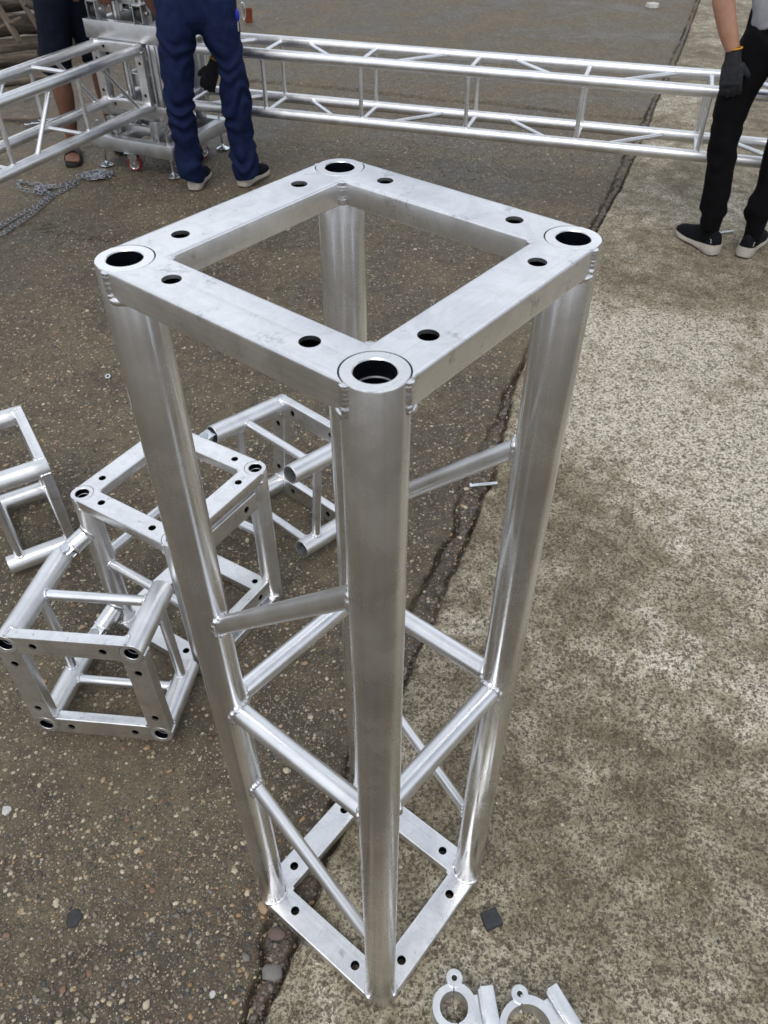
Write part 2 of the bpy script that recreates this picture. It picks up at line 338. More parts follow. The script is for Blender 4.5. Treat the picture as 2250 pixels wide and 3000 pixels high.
def brace(parent,P1,c1,P2,c2,rb=.0125,R=CR,wr=.0034,name='brace',welds=True,bow=0):
    P1=Vector(P1);P2=Vector(P2); b=(P2-P1).normalized()
    r1=ring_curve(P1,c1,R-.0008,b,rb,28); r2=ring_curve(P2,c2,R-.0008,-b,rb,28)
    Mw=frame(b,Vector(c1),P1); inv=Mw.inverted(); v=[inv@p for p in r1]; L=(P2-P1).length
    # order ring 2 to match ring 1 by angle
    q=sorted([inv@p for p in r2],key=lambda p:math.atan2(p.y,p.x)); v=sorted(v,key=lambda p:math.atan2(p.y,p.x)); n=len(v)
    vv=v+q; f=[(k,(k+1)%n,n+(k+1)%n,n+k) for k in range(n)]
    o=put(name,mesh(vv,f,MT['brace'],60),parent,Mw)
    if welds:
        for i,(P,c,d) in enumerate(((P1,c1,b),(P2,c2,-b))):
            rv,rf=bead(ring_curve(P,c,R+.0002,d,rb+.0006,72),wr*.95,seed=int(abs(P.x*977+P.z*131+i*7)*10)%999,n=7,closed=True,k=15,rip=.10)
            putw('weld_bead',rv,rf,MT['weld'],o,50)
    return o
Z=Vector((0,0,1))
# ------------------------------------------------------------------ ground
JR=np.array([(-0.30,-0.40),(-0.212,-0.212),(-0.204,-0.186),(-0.182,-0.155),(-0.165,-0.116),(-0.146,-0.081),(-0.103,-0.004),(-0.080,0.060),(-0.060,0.109),(0.125,0.459),(0.156,0.527),(0.180,0.576),(0.223,0.648),(0.261,0.730),(0.286,0.788),(0.325,0.857),(0.381,0.968),(0.403,1.020),(0.446,1.114),(0.490,1.188),(0.512,1.239),(0.658,1.647),(0.723,1.800),(1.432,3.071),(1.534,3.270),(1.641,3.448),(1.788,3.727),(1.895,3.934),(2.175,4.490),(2.421,4.995),(2.855,5.814),(3.251,6.599),(3.626,7.370),(3.980,8.086),(6.4,13)])
JL=np.array([(-0.36,-0.40),(-0.253,-0.208),(-0.241,-0.182),(-0.211,-0.125),(-0.206,-0.061),(-0.159,0.013),(-0.101,0.113),(0.163,0.691),(0.210,0.765),(0.232,0.809),(0.259,0.859),(0.286,0.910),(0.346,1.001),(0.363,1.078),(0.383,1.165),(0.513,1.406),(0.573,1.510),(0.630,1.650),(1.387,3.076),(1.498,3.274),(1.595,3.453),(1.832,3.941),(2.128,4.495),(2.388,4.998),(2.806,5.819),(3.206,6.604),(3.586,7.374),(3.940,8.090),(6.36,13)])
DE=np.array([(-5.2,2.6),(-2.6,3.3),(-1.631,3.789),(-1.467,4.158),(-1.294,4.423),(-1.208,4.926),(-0.926,5.837),(-0.327,7.009),(0.121,7.599),(0.682,8.432),(3.2,13)])
TJ=np.array([(-1.2,6.05),(-0.333,5.704),(0.054,5.560),(0.394,5.399),(0.963,5.116),(1.293,5.005),(1.795,4.717),(2.182,4.585),(2.477,4.419),(2.867,4.299),(7,2.6)])
CK=np.array([(-1.9,3.25),(-1.378,3.315),(-1.318,3.300),(-1.248,3.233),(-1.051,3.116),(-.95,3.09)])
def h2(ix,iy,s):
    n=(ix.astype(np.int64)*374761393+iy.astype(np.int64)*668265263+s*974711)&0x7fffffff
    n=((n^(n>>13))*1274126177)&0x7fffffff; return ((n^(n>>16))&0xffff)/65535.0
def vnoise(x,y,s=0):
    ix=np.floor(x);iy=np.floor(y);fx=x-ix;fy=y-iy;fx=fx*fx*(3-2*fx);fy=fy*fy*(3-2*fy)
    return (h2(ix,iy,s)*(1-fx)+h2(ix+1,iy,s)*fx)*(1-fy)+(h2(ix,iy+1,s)*(1-fx)+h2(ix+1,iy+1,s)*fx)*fy
def fbm(x,y,f,o=4,s=0):
    a=1;t=0;n=0
    for k in range(o): t=t+a*(vnoise(x*f,y*f,s+k)-.5); n+=a; a*=.55; f*=2.07
    return t/n
def xr(y): return np.interp(y,JR[:,1],JR[:,0])+fbm(y,y*0+3.1,30,4,5)*.020
def xl(y): return np.interp(y,JL[:,1],JL[:,0])+fbm(y,y*0+9.7,30,4,15)*.030
def segd(x,y,L):
    d=np.full(x.shape,9.)
    for (a,b),(c_,e) in zip(L[:-1],L[1:]):
        vx,vy=c_-a,e-b; t=np.clip(((x-a)*vx+(y-b)*vy)/(vx*vx+vy*vy),0,1); d=np.minimum(d,np.hypot(x-a-t*vx,y-b-t*vy))
    return d
def gz(x,y,want_region=False):
    x=np.asarray(x,float);y=np.asarray(y,float); R_=xr(y);L_=xl(y); xd=np.interp(y,DE[:,1],DE[:,0])+fbm(y,y*0+1.3,9,4,25)*.12
    z=fbm(x,y,9,4)*.0035+fbm(x,y,70,3,40)*.0022
    z=z-.0016
    inB=x>R_; inS=(x<=R_)&(x>L_); inD=(x<xd)&(x<L_)
    # brushed relief on the right slab
    u=(x*-.47+y*.88)+fbm(x,y,4,3,60)*.05
    z=z+np.where(inB,.0008*np.sin(u*2*np.pi/.016)*np.clip(fbm(x,y,3,3,77)*6,0,1),0)
    z=z+np.where(inS,-.002-.004*np.abs(fbm(x,y,60,3,81))*2.4+.010*fbm(x,y,28,4,82),0)
    gw=.0045+.003*vnoise(y*20,y*0,3); gw=gw*1.15; z=z-.026*np.exp(-((x-R_+.004)/gw)**2)*(.35+1.0*vnoise(y*11,y*0,8))
    gw2=.007+.006*vnoise(y*13,y*0,5); z=z-.026*np.exp(-((x-L_)/(gw2*.8))**2)*(.15+1.1*vnoise(y*9,y*0,9))
    z=z-.006*np.exp(-np.maximum(L_-x,0)/.02)*(x<L_)*vnoise(x*60,y*60,12)
    dt=segd(x,y+fbm(x,y*0,20,3,33)*.03,TJ); z=z-.03*np.exp(-(dt/.013)**2)*(x<R_+9)
    dc=segd(x,y+fbm(x,y*0,25,3,34)*.05,CK); z=z-.014*np.exp(-(dc/.008)**2)
    z=np.where(inD,z-.012+.02*fbm(x,y,6,4,90)+.01*np.clip((xd-x)/.3,0,1),z)
    z=np.minimum(z,.003)
    if want_region: return z,np.where(inB,1,np.where(inS,2,np.where(inD,3,0)))
    return z
def build_ground():
    ys=[-.45]
    while ys[-1]<12.5: ys.append(ys[-1]+.0040+.0042*(ys[-1]+.45))
    ys=np.array(ys)
    off=[0.]
    while off[-1]<7.5: o=off[-1]; off.append(o+(.0026 if o<.075 else min(.06,.0026+(o-.075)*.016)))
    off=np.array(off); off=np.concatenate([-off[:0:-1],off])
    X=(np.interp(ys,JR[:,1],JR[:,0])-.02)[:,None]+off[None,:]; Y=np.repeat(ys[:,None],len(off),1)
    Zz,_=gz(X,Y,True); ny,nx=X.shape
    V=np.stack([X.ravel(),Y.ravel(),Zz.ravel()],1)
    Xc=(X[:-1,:-1]+X[1:,1:])/2;Yc=(Y[:-1,:-1]+Y[1:,1:])/2; _,rg=gz(Xc,Yc,True); rg=rg.ravel()
    i=np.arange(ny-1)[:,None]*nx+np.arange(nx-1)[None,:]; F=np.stack([i,i+1,i+nx+1,i+nx],-1).reshape(-1,4)
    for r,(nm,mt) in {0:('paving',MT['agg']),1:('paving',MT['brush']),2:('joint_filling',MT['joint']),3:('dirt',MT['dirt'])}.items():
        f=F[rg==r]; u,inv=np.unique(f,return_inverse=True); f=inv.reshape(-1,4)
        me=bpy.data.meshes.new(nm); me.vertices.add(len(u)); me.vertices.foreach_set('co',V[u].ravel())
        me.loops.add(f.size); me.loops.foreach_set('vertex_index',f.ravel().astype(np.int32)); me.polygons.add(len(f)); me.polygons.foreach_set('loop_start',np.arange(0,f.size,4,dtype=np.int32)); me.polygons.foreach_set('loop_total',np.full(len(f),4,np.int32))
        me.update(calc_edges=True); me.materials.append(mt); me.polygons.foreach_set('use_smooth',[True]*len(f))
        o=put(nm,me); o['kind']='structure'; GR[r]=o
    g=putw('ground',[(-400,-400,-.05),(400,-400,-.05),(400,400,-.05),(-400,400,-.05)],[(0,1,2,3)],MT['dirt']); g['kind']='structure'
GR={}
build_ground()
# pebbles -----------------------------------------------------------
def rockmesh(sub,seed,flat=.6,rough=.25):
    bm=bmesh.new(); bmesh.ops.create_icosphere(bm,subdivisions=sub,radius=1); r=random.Random(seed); o=Vector((r.random()*9,r.random()*9,r.random()*9))
    for v in bm.verts: k=1+rough*mnoise.noise(v.co*1.3+o)*1.6; v.co=Vector((v.co.x*k,v.co.y*k*(.62+.3*r.random()*0+.12),v.co.z*k*flat))
    me=bpy.data.meshes.new('rock'); bm.to_mesh(me); bm.free(); return me
pmats=['cream','tan','rusty','greyp','bluep','mauve']
pw=[.30,.20,.12,.18,.10,.10]
prot=[[rockmesh(2,k*10+j,.55,.3) for j in range(4)] for k in range(6)]
for k,row in enumerate(prot):
    for me in row: me.materials.append(MT[pmats[k]]); smoothme(me,60)
def visible_xy(n,ymax=3.2,edge=False):
    out=[]
    while len(out)<n:
        y=-.35+(ymax+.35)*random.random()**1.7
        hw=.55+.5*(y+.35); x=-.04+.1*y+random.uniform(-1,1)*hw*1.05
        out.append((x,y))
    return out
def big_pebbles():
    n=0; spots=[]
    for x,y in visible_xy(1500):
        z,r=gz(np.array([x]),np.array([y]),True); r=int(r[0])
        if r==1 and random.random()>.10: continue
        if r==0 and x<-.0 and y<.5 or random.random()<.45: pass
        else: continue
        spots.append((x,y,float(z[0]),r,random.uniform(.0035,.0085)*(1.0 if y<1 else 1.25)))
        if len(spots)>=205: break
    for i in range(45):                                    # stones caught in the joint
        y=-.33+3.3*random.random()**1.5; t=random.random(); x=float(xl(np.array([y]))[0])*(1-t)+float(xr(np.array([y]))[0])*t
        z=float(gz(np.array([x]),np.array([y]))[0]); spots.append((x,y,z,2,random.uniform(.004,.009)))
    for x,y,s,k in ((-.212,-.02,.013,1),(-.196,-.135,.020,3),(-.187,-.07,.017,5),(-.243,-.105,.010,3),(-.235,-.19,.013,0),(-.168,.03,.012,4),(-.128,-.085,.013,4)):
        spots.append((x,y,float(gz(np.array([x]),np.array([y]))[0]),2,s,k))
    for s in spots:
        x,y,z,r,sz=s[:5]; k=s[5] if len(s)>5 else random.choices(range(6),pw)[0]
        Mw=Matrix.Translation((x,y,z+sz*(.12 if r!=2 else .2)))@Matrix.Rotation(random.uniform(0,6.3),4,'Z')@Matrix.Rotation(random.uniform(-.25,.25),4,'X')@Matrix.Diagonal((sz,sz,sz*random.uniform(.6,1),1))
        put('pebble',random.choice(prot[k]),GR[r],Mw)
big_pebbles()
def small_pebbles(region,n,ymax,szr,name,keep,pal):
    base=[np.array([v.co[:] for v in rockmesh(1,50+j,.5,.35).vertices]) for j in range(6)]
    fc=np.array([p.vertices[:] for p in rockmesh(1,50,.5,.35).polygons]); nv=len(base[0])
    y=-.38+(ymax+.38)*rng.random(n)**1.55; hw=.60+.5*(y+.38); x=-.04+.1*y+rng.uniform(-1,1,n)*hw*1.05
    if region==2: tt=rng.random(n)*1.5-.25; a_=xl(y); x=a_+tt*(xr(y)-a_)
    z,r=gz(x,y,True); dens=fbm(x,y,2.8,3,200)*1.9; ok=(r==region)&(dens+rng.random(n)*.6>keep); x,y,z=x[ok],y[ok],z[ok]; n=len(x)
    s=szr[0]+(szr[1]-szr[0])*rng.random(n)**2.6; s*=1+.12*np.clip(y,0,6); a=rng.random(n)*6.283; st=.65+.7*rng.random(n)
    bi=rng.integers(0,6,n); B=np.stack(base)[bi]; ca,sa=np.cos(a)[:,None],np.sin(a)[:,None]
    bx=B[:,:,0]*(s*st)[:,None];by=B[:,:,1]*s[:,None];bz=B[:,:,2]*(s*.7)[:,None]
    V=np.stack([x[:,None]+bx*ca-by*sa,y[:,None]+bx*sa+by*ca,(z+s*.06)[:,None]+bz],-1).reshape(-1,3)
    F=(fc[None]+(np.arange(n)*nv)[:,None,None]).reshape(-1,3)
    me=bpy.data.meshes.new(name); me.vertices.add(len(V)); me.vertices.foreach_set('co',V.ravel()); me.loops.add(F.size); me.loops.foreach_set('vertex_index',F.ravel().astype(np.int32)); me.polygons.add(len(F)); me.polygons.foreach_set('loop_start',np.arange(0,F.size,3,dtype=np.int32)); me.polygons.foreach_set('loop_total',np.full(len(F),3,np.int32)); me.update(calc_edges=True)
    ca_=me.color_attributes.new('stone_colour','FLOAT_COLOR','POINT'); pal=np.array(pal); c=pal[rng.integers(0,len(pal),n)]*(.8+.65*rng.random((n,1))); c=np.concatenate([np.repeat(c,nv,0),np.ones((n*nv,1))],1); ca_.data.foreach_set('color',c.ravel())
    me.materials.append(MT['gravel']); me.polygons.foreach_set('use_smooth',[True]*len(F)); o=put(name,me,GR[region]); o['kind']='stuff'
m,t,b=newmat('small_mixed_gravel'); at=N(t,'ShaderNodeAttribute',attribute_name='stone_colour'); nn=noisetex(t,coords(t),300,3,.6)
t.links.new(mix(t,mth(t,'MULTIPLY',ramp(t,nn,[(.35,1.0),(.6,0.0)]),.45),at.outputs['Color'],(.05,.04,.03)),b.inputs['Base Color']); b.inputs['Roughness'].default_value=.6; MT['gravel']=m
PAL=[(.42,.37,.27),(.36,.29,.19),(.28,.17,.085),(.16,.14,.12),(.13,.09,.07),(.05,.055,.06),(.10,.08,.06),(.20,.17,.13),(.12,.10,.08),(.09,.07,.055)]
small_pebbles(0,84000,4.4,(.0012,.0064),'fine_gravel',.17,PAL+[(.15,.12,.09),(.12,.095,.07),(.17,.14,.105),(.10,.075,.05),(.19,.15,.11)])
small_pebbles(2,9000,5.5,(.0014,.0075),'fine_gravel',.05,PAL[3:])
small_pebbles(1,16000,3.2,(.0009,.0030),'fine_gravel',.30,[(.40,.36,.29),(.30,.24,.16),(.10,.08,.06),(.06,.06,.06),(.22,.19,.15)])
# ------------------------------------------------------------------ the standing truss column
tower=empty('truss_column','tall upright box truss column of bright aluminium tubes standing over the joint in the concrete','truss',(0,0,0),math.radians(45))
TM=WM[tower]
cp={}
for nme,(i,j) in dict(F=(-1,-1),R=(1,-1),B=(1,1),L=(-1,1)).items(): cp[nme]=TM@Vector((i*S/2,j*S/2,0))
CH=chord_mesh(H-.004,'ring','ring',mt='tube')
for k_,q in cp.items():
    o=put('chord_tube',CH,tower,Matrix.Translation(q+Vector((0,0,.004)))@Matrix.Rotation({'F':.3,'R':1.9,'B':4,'L':5.2}[k_],4,'Z'))
end_frame(tower,TM@Matrix.Translation((0,0,H)))
end_frame(tower,TM@Matrix.Translation((0,0,.0035))@Matrix.Rotation(math.pi,4,'X'))
def at(k,z): return cp[k]+Vector((0,0,z))
rb=.0175
for a_,za,b_,zb,r_ in (('L',.832,'F',1.094,.0112),('B',.832,'R',1.098,.0108),('L',.665,'F',.668,.0148),('L',.668,'B',.650,.0145),('B',.668,'R',.667,.0150),('R',.660,'F',.684,.0150),('L',.480,'F',.212,.0105),('B',.478,'R',.226,.0092)):
    brace(tower,at(a_,za),Z,at(b_,zb),Z,r_,name='brace',wr=.0046)
# ------------------------------------------------------------------ generic lying truss
def straight_truss(root,P,d,z0,t0,t1,horiz,tdiag,sdiag,endA=True,endB=False,rbv=.0103):
    """four chords along d; P point on the front lower chord; back chords at +n"""
    d=Vector((d[0],d[1],0)).normalized(); n=Vector((-d.y,d.x,0)); P=Vector((P[0],P[1],z0))
    c=dict(FB=P,FT=P+Z*S,BB=P+n*S,BT=P+n*S+Z*S)
    cm=chord_mesh(t1-t0,'ring','ring')
    for k,q in c.items(): put('chord_tube',cm,root,frame(d,n,q+d*t0))
    def br(a,ta,b_,tb,r=rbv): brace(root,c[a]+d*ta,d,c[b_]+d*tb,d,r,wr=.0032)
    for t_ in horiz:
        br('BT',t_,'FT',t_); br('BB',t_,'FB',t_); br('FT',t_+.004,'FB',t_+.004); br('BT',t_-.004,'BB',t_-.004)
    for ta,tb in tdiag: br('BT',ta,'FT',tb); br('BB',ta,'FB',tb)
    for ta,tb in sdiag: br('FT',ta,'FB',tb); br('BT',ta,'BB',tb)
    mid=P+n*S/2+Z*S/2
    if endA: end_frame(root,frame(-d,n,mid+d*t0),True)
    if endB: end_frame(root,frame(d,n,mid+d*t1),True)
rtruss=empty('box_truss','long horizontal box truss running to the right from behind the man in jeans','truss',(.5,3.5215,0),0,'horizontal box trusses joined to the sleeve block')
hz=[-1.19+.0,-.756,-.238,.297,.832,1.385,1.92]
straight_truss(rtruss,(.5,3.5215),(.9179,-.3968),.329,-1.27,2.42,hz[1:]+[-1.22],[(-.88,-1.14),(-.614,-.36),(.143,-.13),(.46,.73),(1.245,.93),(1.52,1.80)],[],True,True)
ltruss=empty('box_truss','horizontal box truss coming in from the left edge with diagonals on its side','truss',(-.8,3.9761,0),0,'horizontal box trusses joined to the sleeve block')
straight_truss(ltruss,(-.8,3.9761),(.498,.8672),.329,-2.2,0.0,[-.49,-1.0,-1.52,-2.05],[],[(-.33,-.08),(-.66,-.86),(-1.18,-1.38),(-1.7,-1.9)],True,True)
# ------------------------------------------------------------------ hinged corner cubes
def cube_root(label,loc): return empty('truss_corner_cube',label,'truss joint',loc,0,'hinged aluminium truss corner pieces')
# A : standing one
ca=cube_root('upright truss corner cube with ringed square top frame directly behind the tall column',(-.3798,.7516,0))
yA=-.6579; MA=Matrix.Translation((-.3798,.7516,0))@Matrix.Rotation(yA,4,'Z'); HA=.4497
def ap(i,j,z): return MA@Vector((i*S/2,j*S/2,z))
cmA=chord_mesh(HA-.004,'ring','ring')
for i,j in ((-1,-1),(1,-1),(1,1),(-1,1)): put('chord_tube',cmA,ca,frame(Z,None,ap(i,j,.004)))
end_frame(ca,MA@Matrix.Translation((0,0,HA))); end_frame(ca,MA@Matrix.Translation((0,0,.0035))@Matrix.Rotation(math.pi,4,'X'))
Lq,Fq,Rq,Bq=(-1,-1),(1,-1),(1,1),(-1,1)
brace(ca,ap(*Lq,.235),Z,ap(*Fq,.225),Z,.0116); brace(ca,ap(*Lq,.25),Z,ap(*Bq,.25),Z,.0116); brace(ca,ap(*Rq,.235),Z,ap(*Bq,.235),Z,.0116)
# side frame facing the column (between front and right chords)
def side_bar(parent,P,Q,out):
    d=(Q-P); Mb=frame(out,d,(P+Q)/2+Vector(out)*.0262*0)
    b_=put('frame_bar',BAR,parent,Mb@Matrix.Translation((0,0,.0125)))
eR=(MA.to_3x3()@Vector((1,0,0)))
SB=[ap(*Fq,.372),ap(*Rq,.372)]; side_bar(ca,*SB,eR); side_bar(ca,ap(*Fq,.066),ap(*Rq,.066),eR)
# lying cubes
def lying(label,P,yaw_,pit_,rol,sgn,Lc,cross,cuts):
    P=Vector(P); cy,sy=math.cos(yaw_),math.sin(yaw_); e=Vector((cy,sy,0)); n=Vector((-sy,cy,0)); z=Vector((0,0,1))
    n2=n*math.cos(pit_)+z*math.sin(pit_); z2=z*math.cos(pit_)-n*math.sin(pit_); e2=e*math.cos(rol)+z2*math.sin(rol); z3=z2*math.cos(rol)-e*math.sin(rol)
    root=cube_root(label,(P.x,P.y,0))
    c=dict(bl=P,br=P+e2*S,tl=P+z3*S,tr=P+(e2+z3)*S); d=n2*sgn
    for k,q in c.items(): put('chord_tube',chord_mesh(Lc[k],'ring','open'),root,frame(d,e2,q))
    mid=P+(e2+z3)*S/2
    end_frame(root,frame(-d,e2,mid))
    for a_,b_,t_ in cross: brace(root,c[a_]+d*t_,d,c[b_]+d*t_,d,.0116)
    return root,c,d,e2,z3
rB,cB,dB,eB,zB=lying('lying truss corner cube nearest the lower left, its drilled square face towards the camera',(-0.6946,0.4081,0.0475),-.2321,-.0522,.0498,1,dict(bl=.235,br=.195,tl=.262,tr=.185),[('tl','tr',.145),('bl','br',.13),('tl','bl',.15),('tr','br',.15)],None)
rC,cC,dC,eC,zC=lying('lying truss corner cube behind the column with two open tube ends',(-0.1505,1.213,0.0407),-.8457,-.1032,.003,-1,dict(bl=.235,br=.185,tl=.255,tr=.225),[('tl','tr',.15),('bl','br',.15),('tl','bl',.16),('tr','br',.13)],None)
rD,cD,dD,eD,zD=lying('truss corner cube cut off by the left edge of the picture, square face turned away',(-0.8523,1.2545,0.0376),-1.1248,.0054,.0038,-1,dict(bl=.30,br=.185,tl=.30,tr=.235),[('tl','tr',.2),('bl','br',.15),('tl','bl',.16),('tr','br',.15)],None)
# hinges: forked stub on cube A, tongue on the lying cube, pin through both
def hinge(P0,P1,root0,root1,pinax,big=True,clip=True):
    """P0 on chord axis of cube A (vertical chord), P1 end of lying chord; pin near P1"""
    P0=Vector(P0);P1=Vector(P1); d=(P1-P0); L=d.length; d.normalize(); pinax=Vector(pinax).normalized()
    st=P0+d*.022; sl=max(.02,L*.42)
    s=put('hinge_stub',lathe([(0,0),(.021,0),(.0215,sl-.006),(.023,sl-.004),(.023,sl),(.018,sl+.001),(0,sl+.001)],28,MT['tube']),root0,frame(d,pinax,st))
    v,f=bead(ring_curve(P0,Z,CR+.0002,d,.0218,40),.0034,4,closed=True,k=14); putw('weld_bead',v,f,MT['weld'],s,50)
    a=st+d*sl; side=d.cross(pinax).normalized()
    # two fork cheeks and a tongue
    rem=max(.02,(P1-a).length); mid=a+d*rem*.5
    for sg in (-1,1):
        put('fork_cheek',boxv(0,0,0,.006,.030,rem*.95,.002,MT['zinc']),s,frame(d,pinax,mid+pinax*sg*.014))
    put('tongue',boxv(0,0,0,.016,.026,rem*.9,.003,MT['zinc']),root1,frame(d,pinax,mid+d*rem*.12))
    p=put('pin',lathe([(0,-.026),(.0055,-.026),(.0060,-.024),(.0060,.018),(.0105,.018),(.0112,.0195),(.0112,.0235),(.0100,.025),(0,.025)],20,MT['zinc']),s,frame(pinax,d,mid))
    if clip:
        q=mid-pinax*.021; pts=[]
        for i in range(40):
            a_=i/39*1.55*math.pi; pts.append(q+side*(.004+.016*math.sin(a_*.9))+d*(-.004+.030*(i/39)*(1-.2*i/39))-pinax*(.012*math.cos(a_)))
        v,f=sweep(pts,.0011,6); putw('spring_clip',v,f,MT['zinc'],s,50)
axB=Vector((.12,-.35,.93))
hinge(ap(*Lq,.345),cB['tl']+dB*.262,ca,rB,axB)
hinge(ap(*Lq,.085),cB['bl']+dB*.235,ca,rB,axB)
hinge(ap(*Bq,.345),cC['tl']+dC*.255,ca,rC,(.1,-.3,.94))
hinge(ap(*Bq,.085),cC['bl']+dC*.235,ca,rC,(.1,-.3,.94),clip=False)
# ------------------------------------------------------------------ lifting base, sleeve block and mast
BC=Vector((-.80,4.195,0)); ry=math.atan2(-.498,.8672); BM=Matrix.Translation(BC)@Matrix.Rotation(ry,4,'Z')
def bx(parent,name,cx,cy,cz,sx,sy,sz,mat='plate',bev=.0025):
    me=boxv(0,0,0,sx,sy,sz,bev,MT[mat]); return put(name,me,parent,BM@Matrix.Translation((cx,cy,cz)))
base=empty('tower_base','wheeled aluminium base with levelling feet and red castors under the sleeve block','lifting base',BC,ry)
for sy in (-1,1): bx(base,'beam',0,sy*.25,.136,.53,.05,.07)
for sx in (-1,1): bx(base,'beam',sx*.24,0,.136,.05,.448,.066)
for sx in (-1,1): bx(base,'cross_member',sx*.10,0,.145,.04,.448,.05)
for sx in (-1,1):
    for sy in (-1,1):
        q=BM@Vector((sx*.226,sy*.247,0))
        f_=put('levelling_foot',lathe([(0,.004),(.036,.004),(.038,.007),(.030,.012),(.012,.020),(.010,.028),(.0065,.030),(.0065,.24),(0,.24)],28,MT['zinc']),base,Matrix.Translation(q))
        put('nut',lathe([(.0065,.086),(.012,.086),(.012,.096),(.0065,.096)],6,MT['zinc']),f_,Matrix.Translation(q))
for (x,y,a_) in ((-.03,-.245,.3),(.205,.07,1.4),(-.205,-.03,1.7),(.05,.24,.2)):
    q=BM@Vector((x,y,0)); Mc=Matrix.Translation(q)@Matrix.Rotation(a_+ry,4,'Z')
    c_=put('castor',boxv(0,0,.098,.075,.06,.005,.001,MT['zinc']),base,Mc)
    for sg in (-1,1):
        bm=bmesh.new(); pts=[(-.022,.095),(.026,.095),(.028,.075),(.012,.030),(-.004,.030),(-.02,.07)]
        v1=[bm.verts.new((p[0],sg*.017,p[1])) for p in pts]; fa=bm.faces.new(v1); r_=bmesh.ops.extrude_face_region(bm,geom=[fa]); bmesh.ops.translate(bm,vec=(0,sg*.003,0),verts=[v for v in r_['geom'] if isinstance(v,bmesh.types.BMVert)]); bmesh.ops.recalc_face_normals(bm,faces=bm.faces)
        me=bpy.data.meshes.new('f'); bm.to_mesh(me); bm.free(); me.materials.append(MT['zinc']); put('fork',me,c_,Mc)
    wm=lathe([(.008,-.012),(.026,-.012),(.028,-.014),(.036,-.014),(.040,-.010),(.040,.010),(.036,.014),(.028,.014),(.026,.012),(.008,.012)],32,mats=[MT['red'],MT['zinc']],fidx=[1,1,0,0,0,0,0,1,1])
    put('wheel',wm,c_,Mc@Matrix.Translation((.003,0,.041))@Matrix.Rotation(math.pi/2,4,'X')); put('axle',lathe([(0,-.024),(.006,-.024),(.006,.024),(0,.024)],8,MT['zinc']),c_,Mc@Matrix.Translation((.003,0,.041))@Matrix.Rotation(math.pi/2,4,'X'))
for x in (-.145,.133):
    for y in (-.21,.21):
        o_=bx(base,'guide_post',x,y,.215,.045,.010,.095); bx(o_,'cheek',x-.020,y,.215,.005,.045,.095); bx(o_,'cheek',x+.020,y,.215,.005,.045,.095)
bx(base,'clamp_bar',0,-.14,.185,.24,.035,.045); bx(base,'clamp_bar',0,.14,.185,.24,.035,.045)
slv=empty('sleeve_block','aluminium sleeve block with plate beams and roller brackets where both box trusses meet','sleeve block',BC,ry)
for z_,h_ in ((.665,.085),(.295,.075)):
    for sy in (-1,1): bx(slv,'plate_beam',0,sy*.165,z_,.45,.040,h_)
    for sx in (-1,1): bx(slv,'plate_beam',sx*.165,0,z_,.040,.288,h_-.004)
for sx in (-1,1):
    for sy in (-1,1):
        bx(slv,'corner_column',sx*.180,sy*.165,.478,.058,.036,.288)
        o_=bx(slv,'column_rib',sx*.155,sy*.188,.478,.010,.008,.286)
        bx(slv,'column_rib',sx*.195,sy*.188,.478,.006,.008,.286)
def roller(x,y,z,a_):
    Mr=BM@Matrix.Translation((x,y,z))@Matrix.Rotation(a_,4,'Z')
    o_=put('roller_bracket',boxv(0,0,.083,.075,.055,.006,.0015,MT['plate']),slv,Mr)
    for sg in (-1,1): put('cheek',boxv(0,sg*.0255,.040,.075,.004,.080,.001,MT['plate']),o_,Mr)
    put('wheel',lathe([(.006,-.016),(.030,-.016),(.034,-.010),(.034,.010),(.030,.016),(.006,.016)],28,MT['rubber']),o_,Mr@Matrix.Translation((0,0,.040))@Matrix.Rotation(math.pi/2,4,'X'))
    put('bolt',lathe([(0,-.036),(.009,-.036),(.009,-.029),(.005,-.029),(.005,.029),(.009,.029),(.009,.036),(0,.036)],6,MT['zinc']),o_,Mr@Matrix.Translation((0,0,.045))@Matrix.Rotation(math.pi/2,4,'X'))
for x,y,a_ in ((-.14,-.165,math.pi/2),(.14,-.165,math.pi/2),(-.14,.165,math.pi/2),(.14,.165,math.pi/2),(-.165,.05,0),(.165,.05,0)): roller(x,y,.708,a_)
for x,z_ in ((-.02,.555),(.02,.555),(-.10,.60),(.09,.60),(-.09,.35),(.09,.35)):
    put('bolt',lathe([(0,0),(.011,0),(.012,.002),(.012,.009),(.010,.011),(0,.011)],6,MT['zinc']),slv,BM@Matrix.Translation((x,-.186 if z_>.58 or z_<.4 else -.12,z_))@Matrix.Rotation(math.pi/2,4,'X'))
mast=empty('mast','square aluminium ladder mast rising through the middle of the sleeve block','mast',BC,ry)
for sx in (-1,1):
    for sy in (-1,1): put('mast_tube',lathe([(.017,0),(.020,0),(.020,1.9),(.017,1.9)],24,MT['tube']),mast,BM@Matrix.Translation((sx*.085,sy*.085,.165)))
for k in range(9):
    z_=.20+k*.19
    for sy in (-1,1): bx(mast,'rung_plate',0,sy*.085,z_+.03,.132,.018,.062)
    for sx in (-1,1): bx(mast,'rung_plate',sx*.085,0,z_+.03,.018,.132,.062)
for sx in (-1,1):
    for sy in (-1,1): bx(mast,'guide_strip',sx*.055,sy*.108,1.1,.022,.006,1.85)
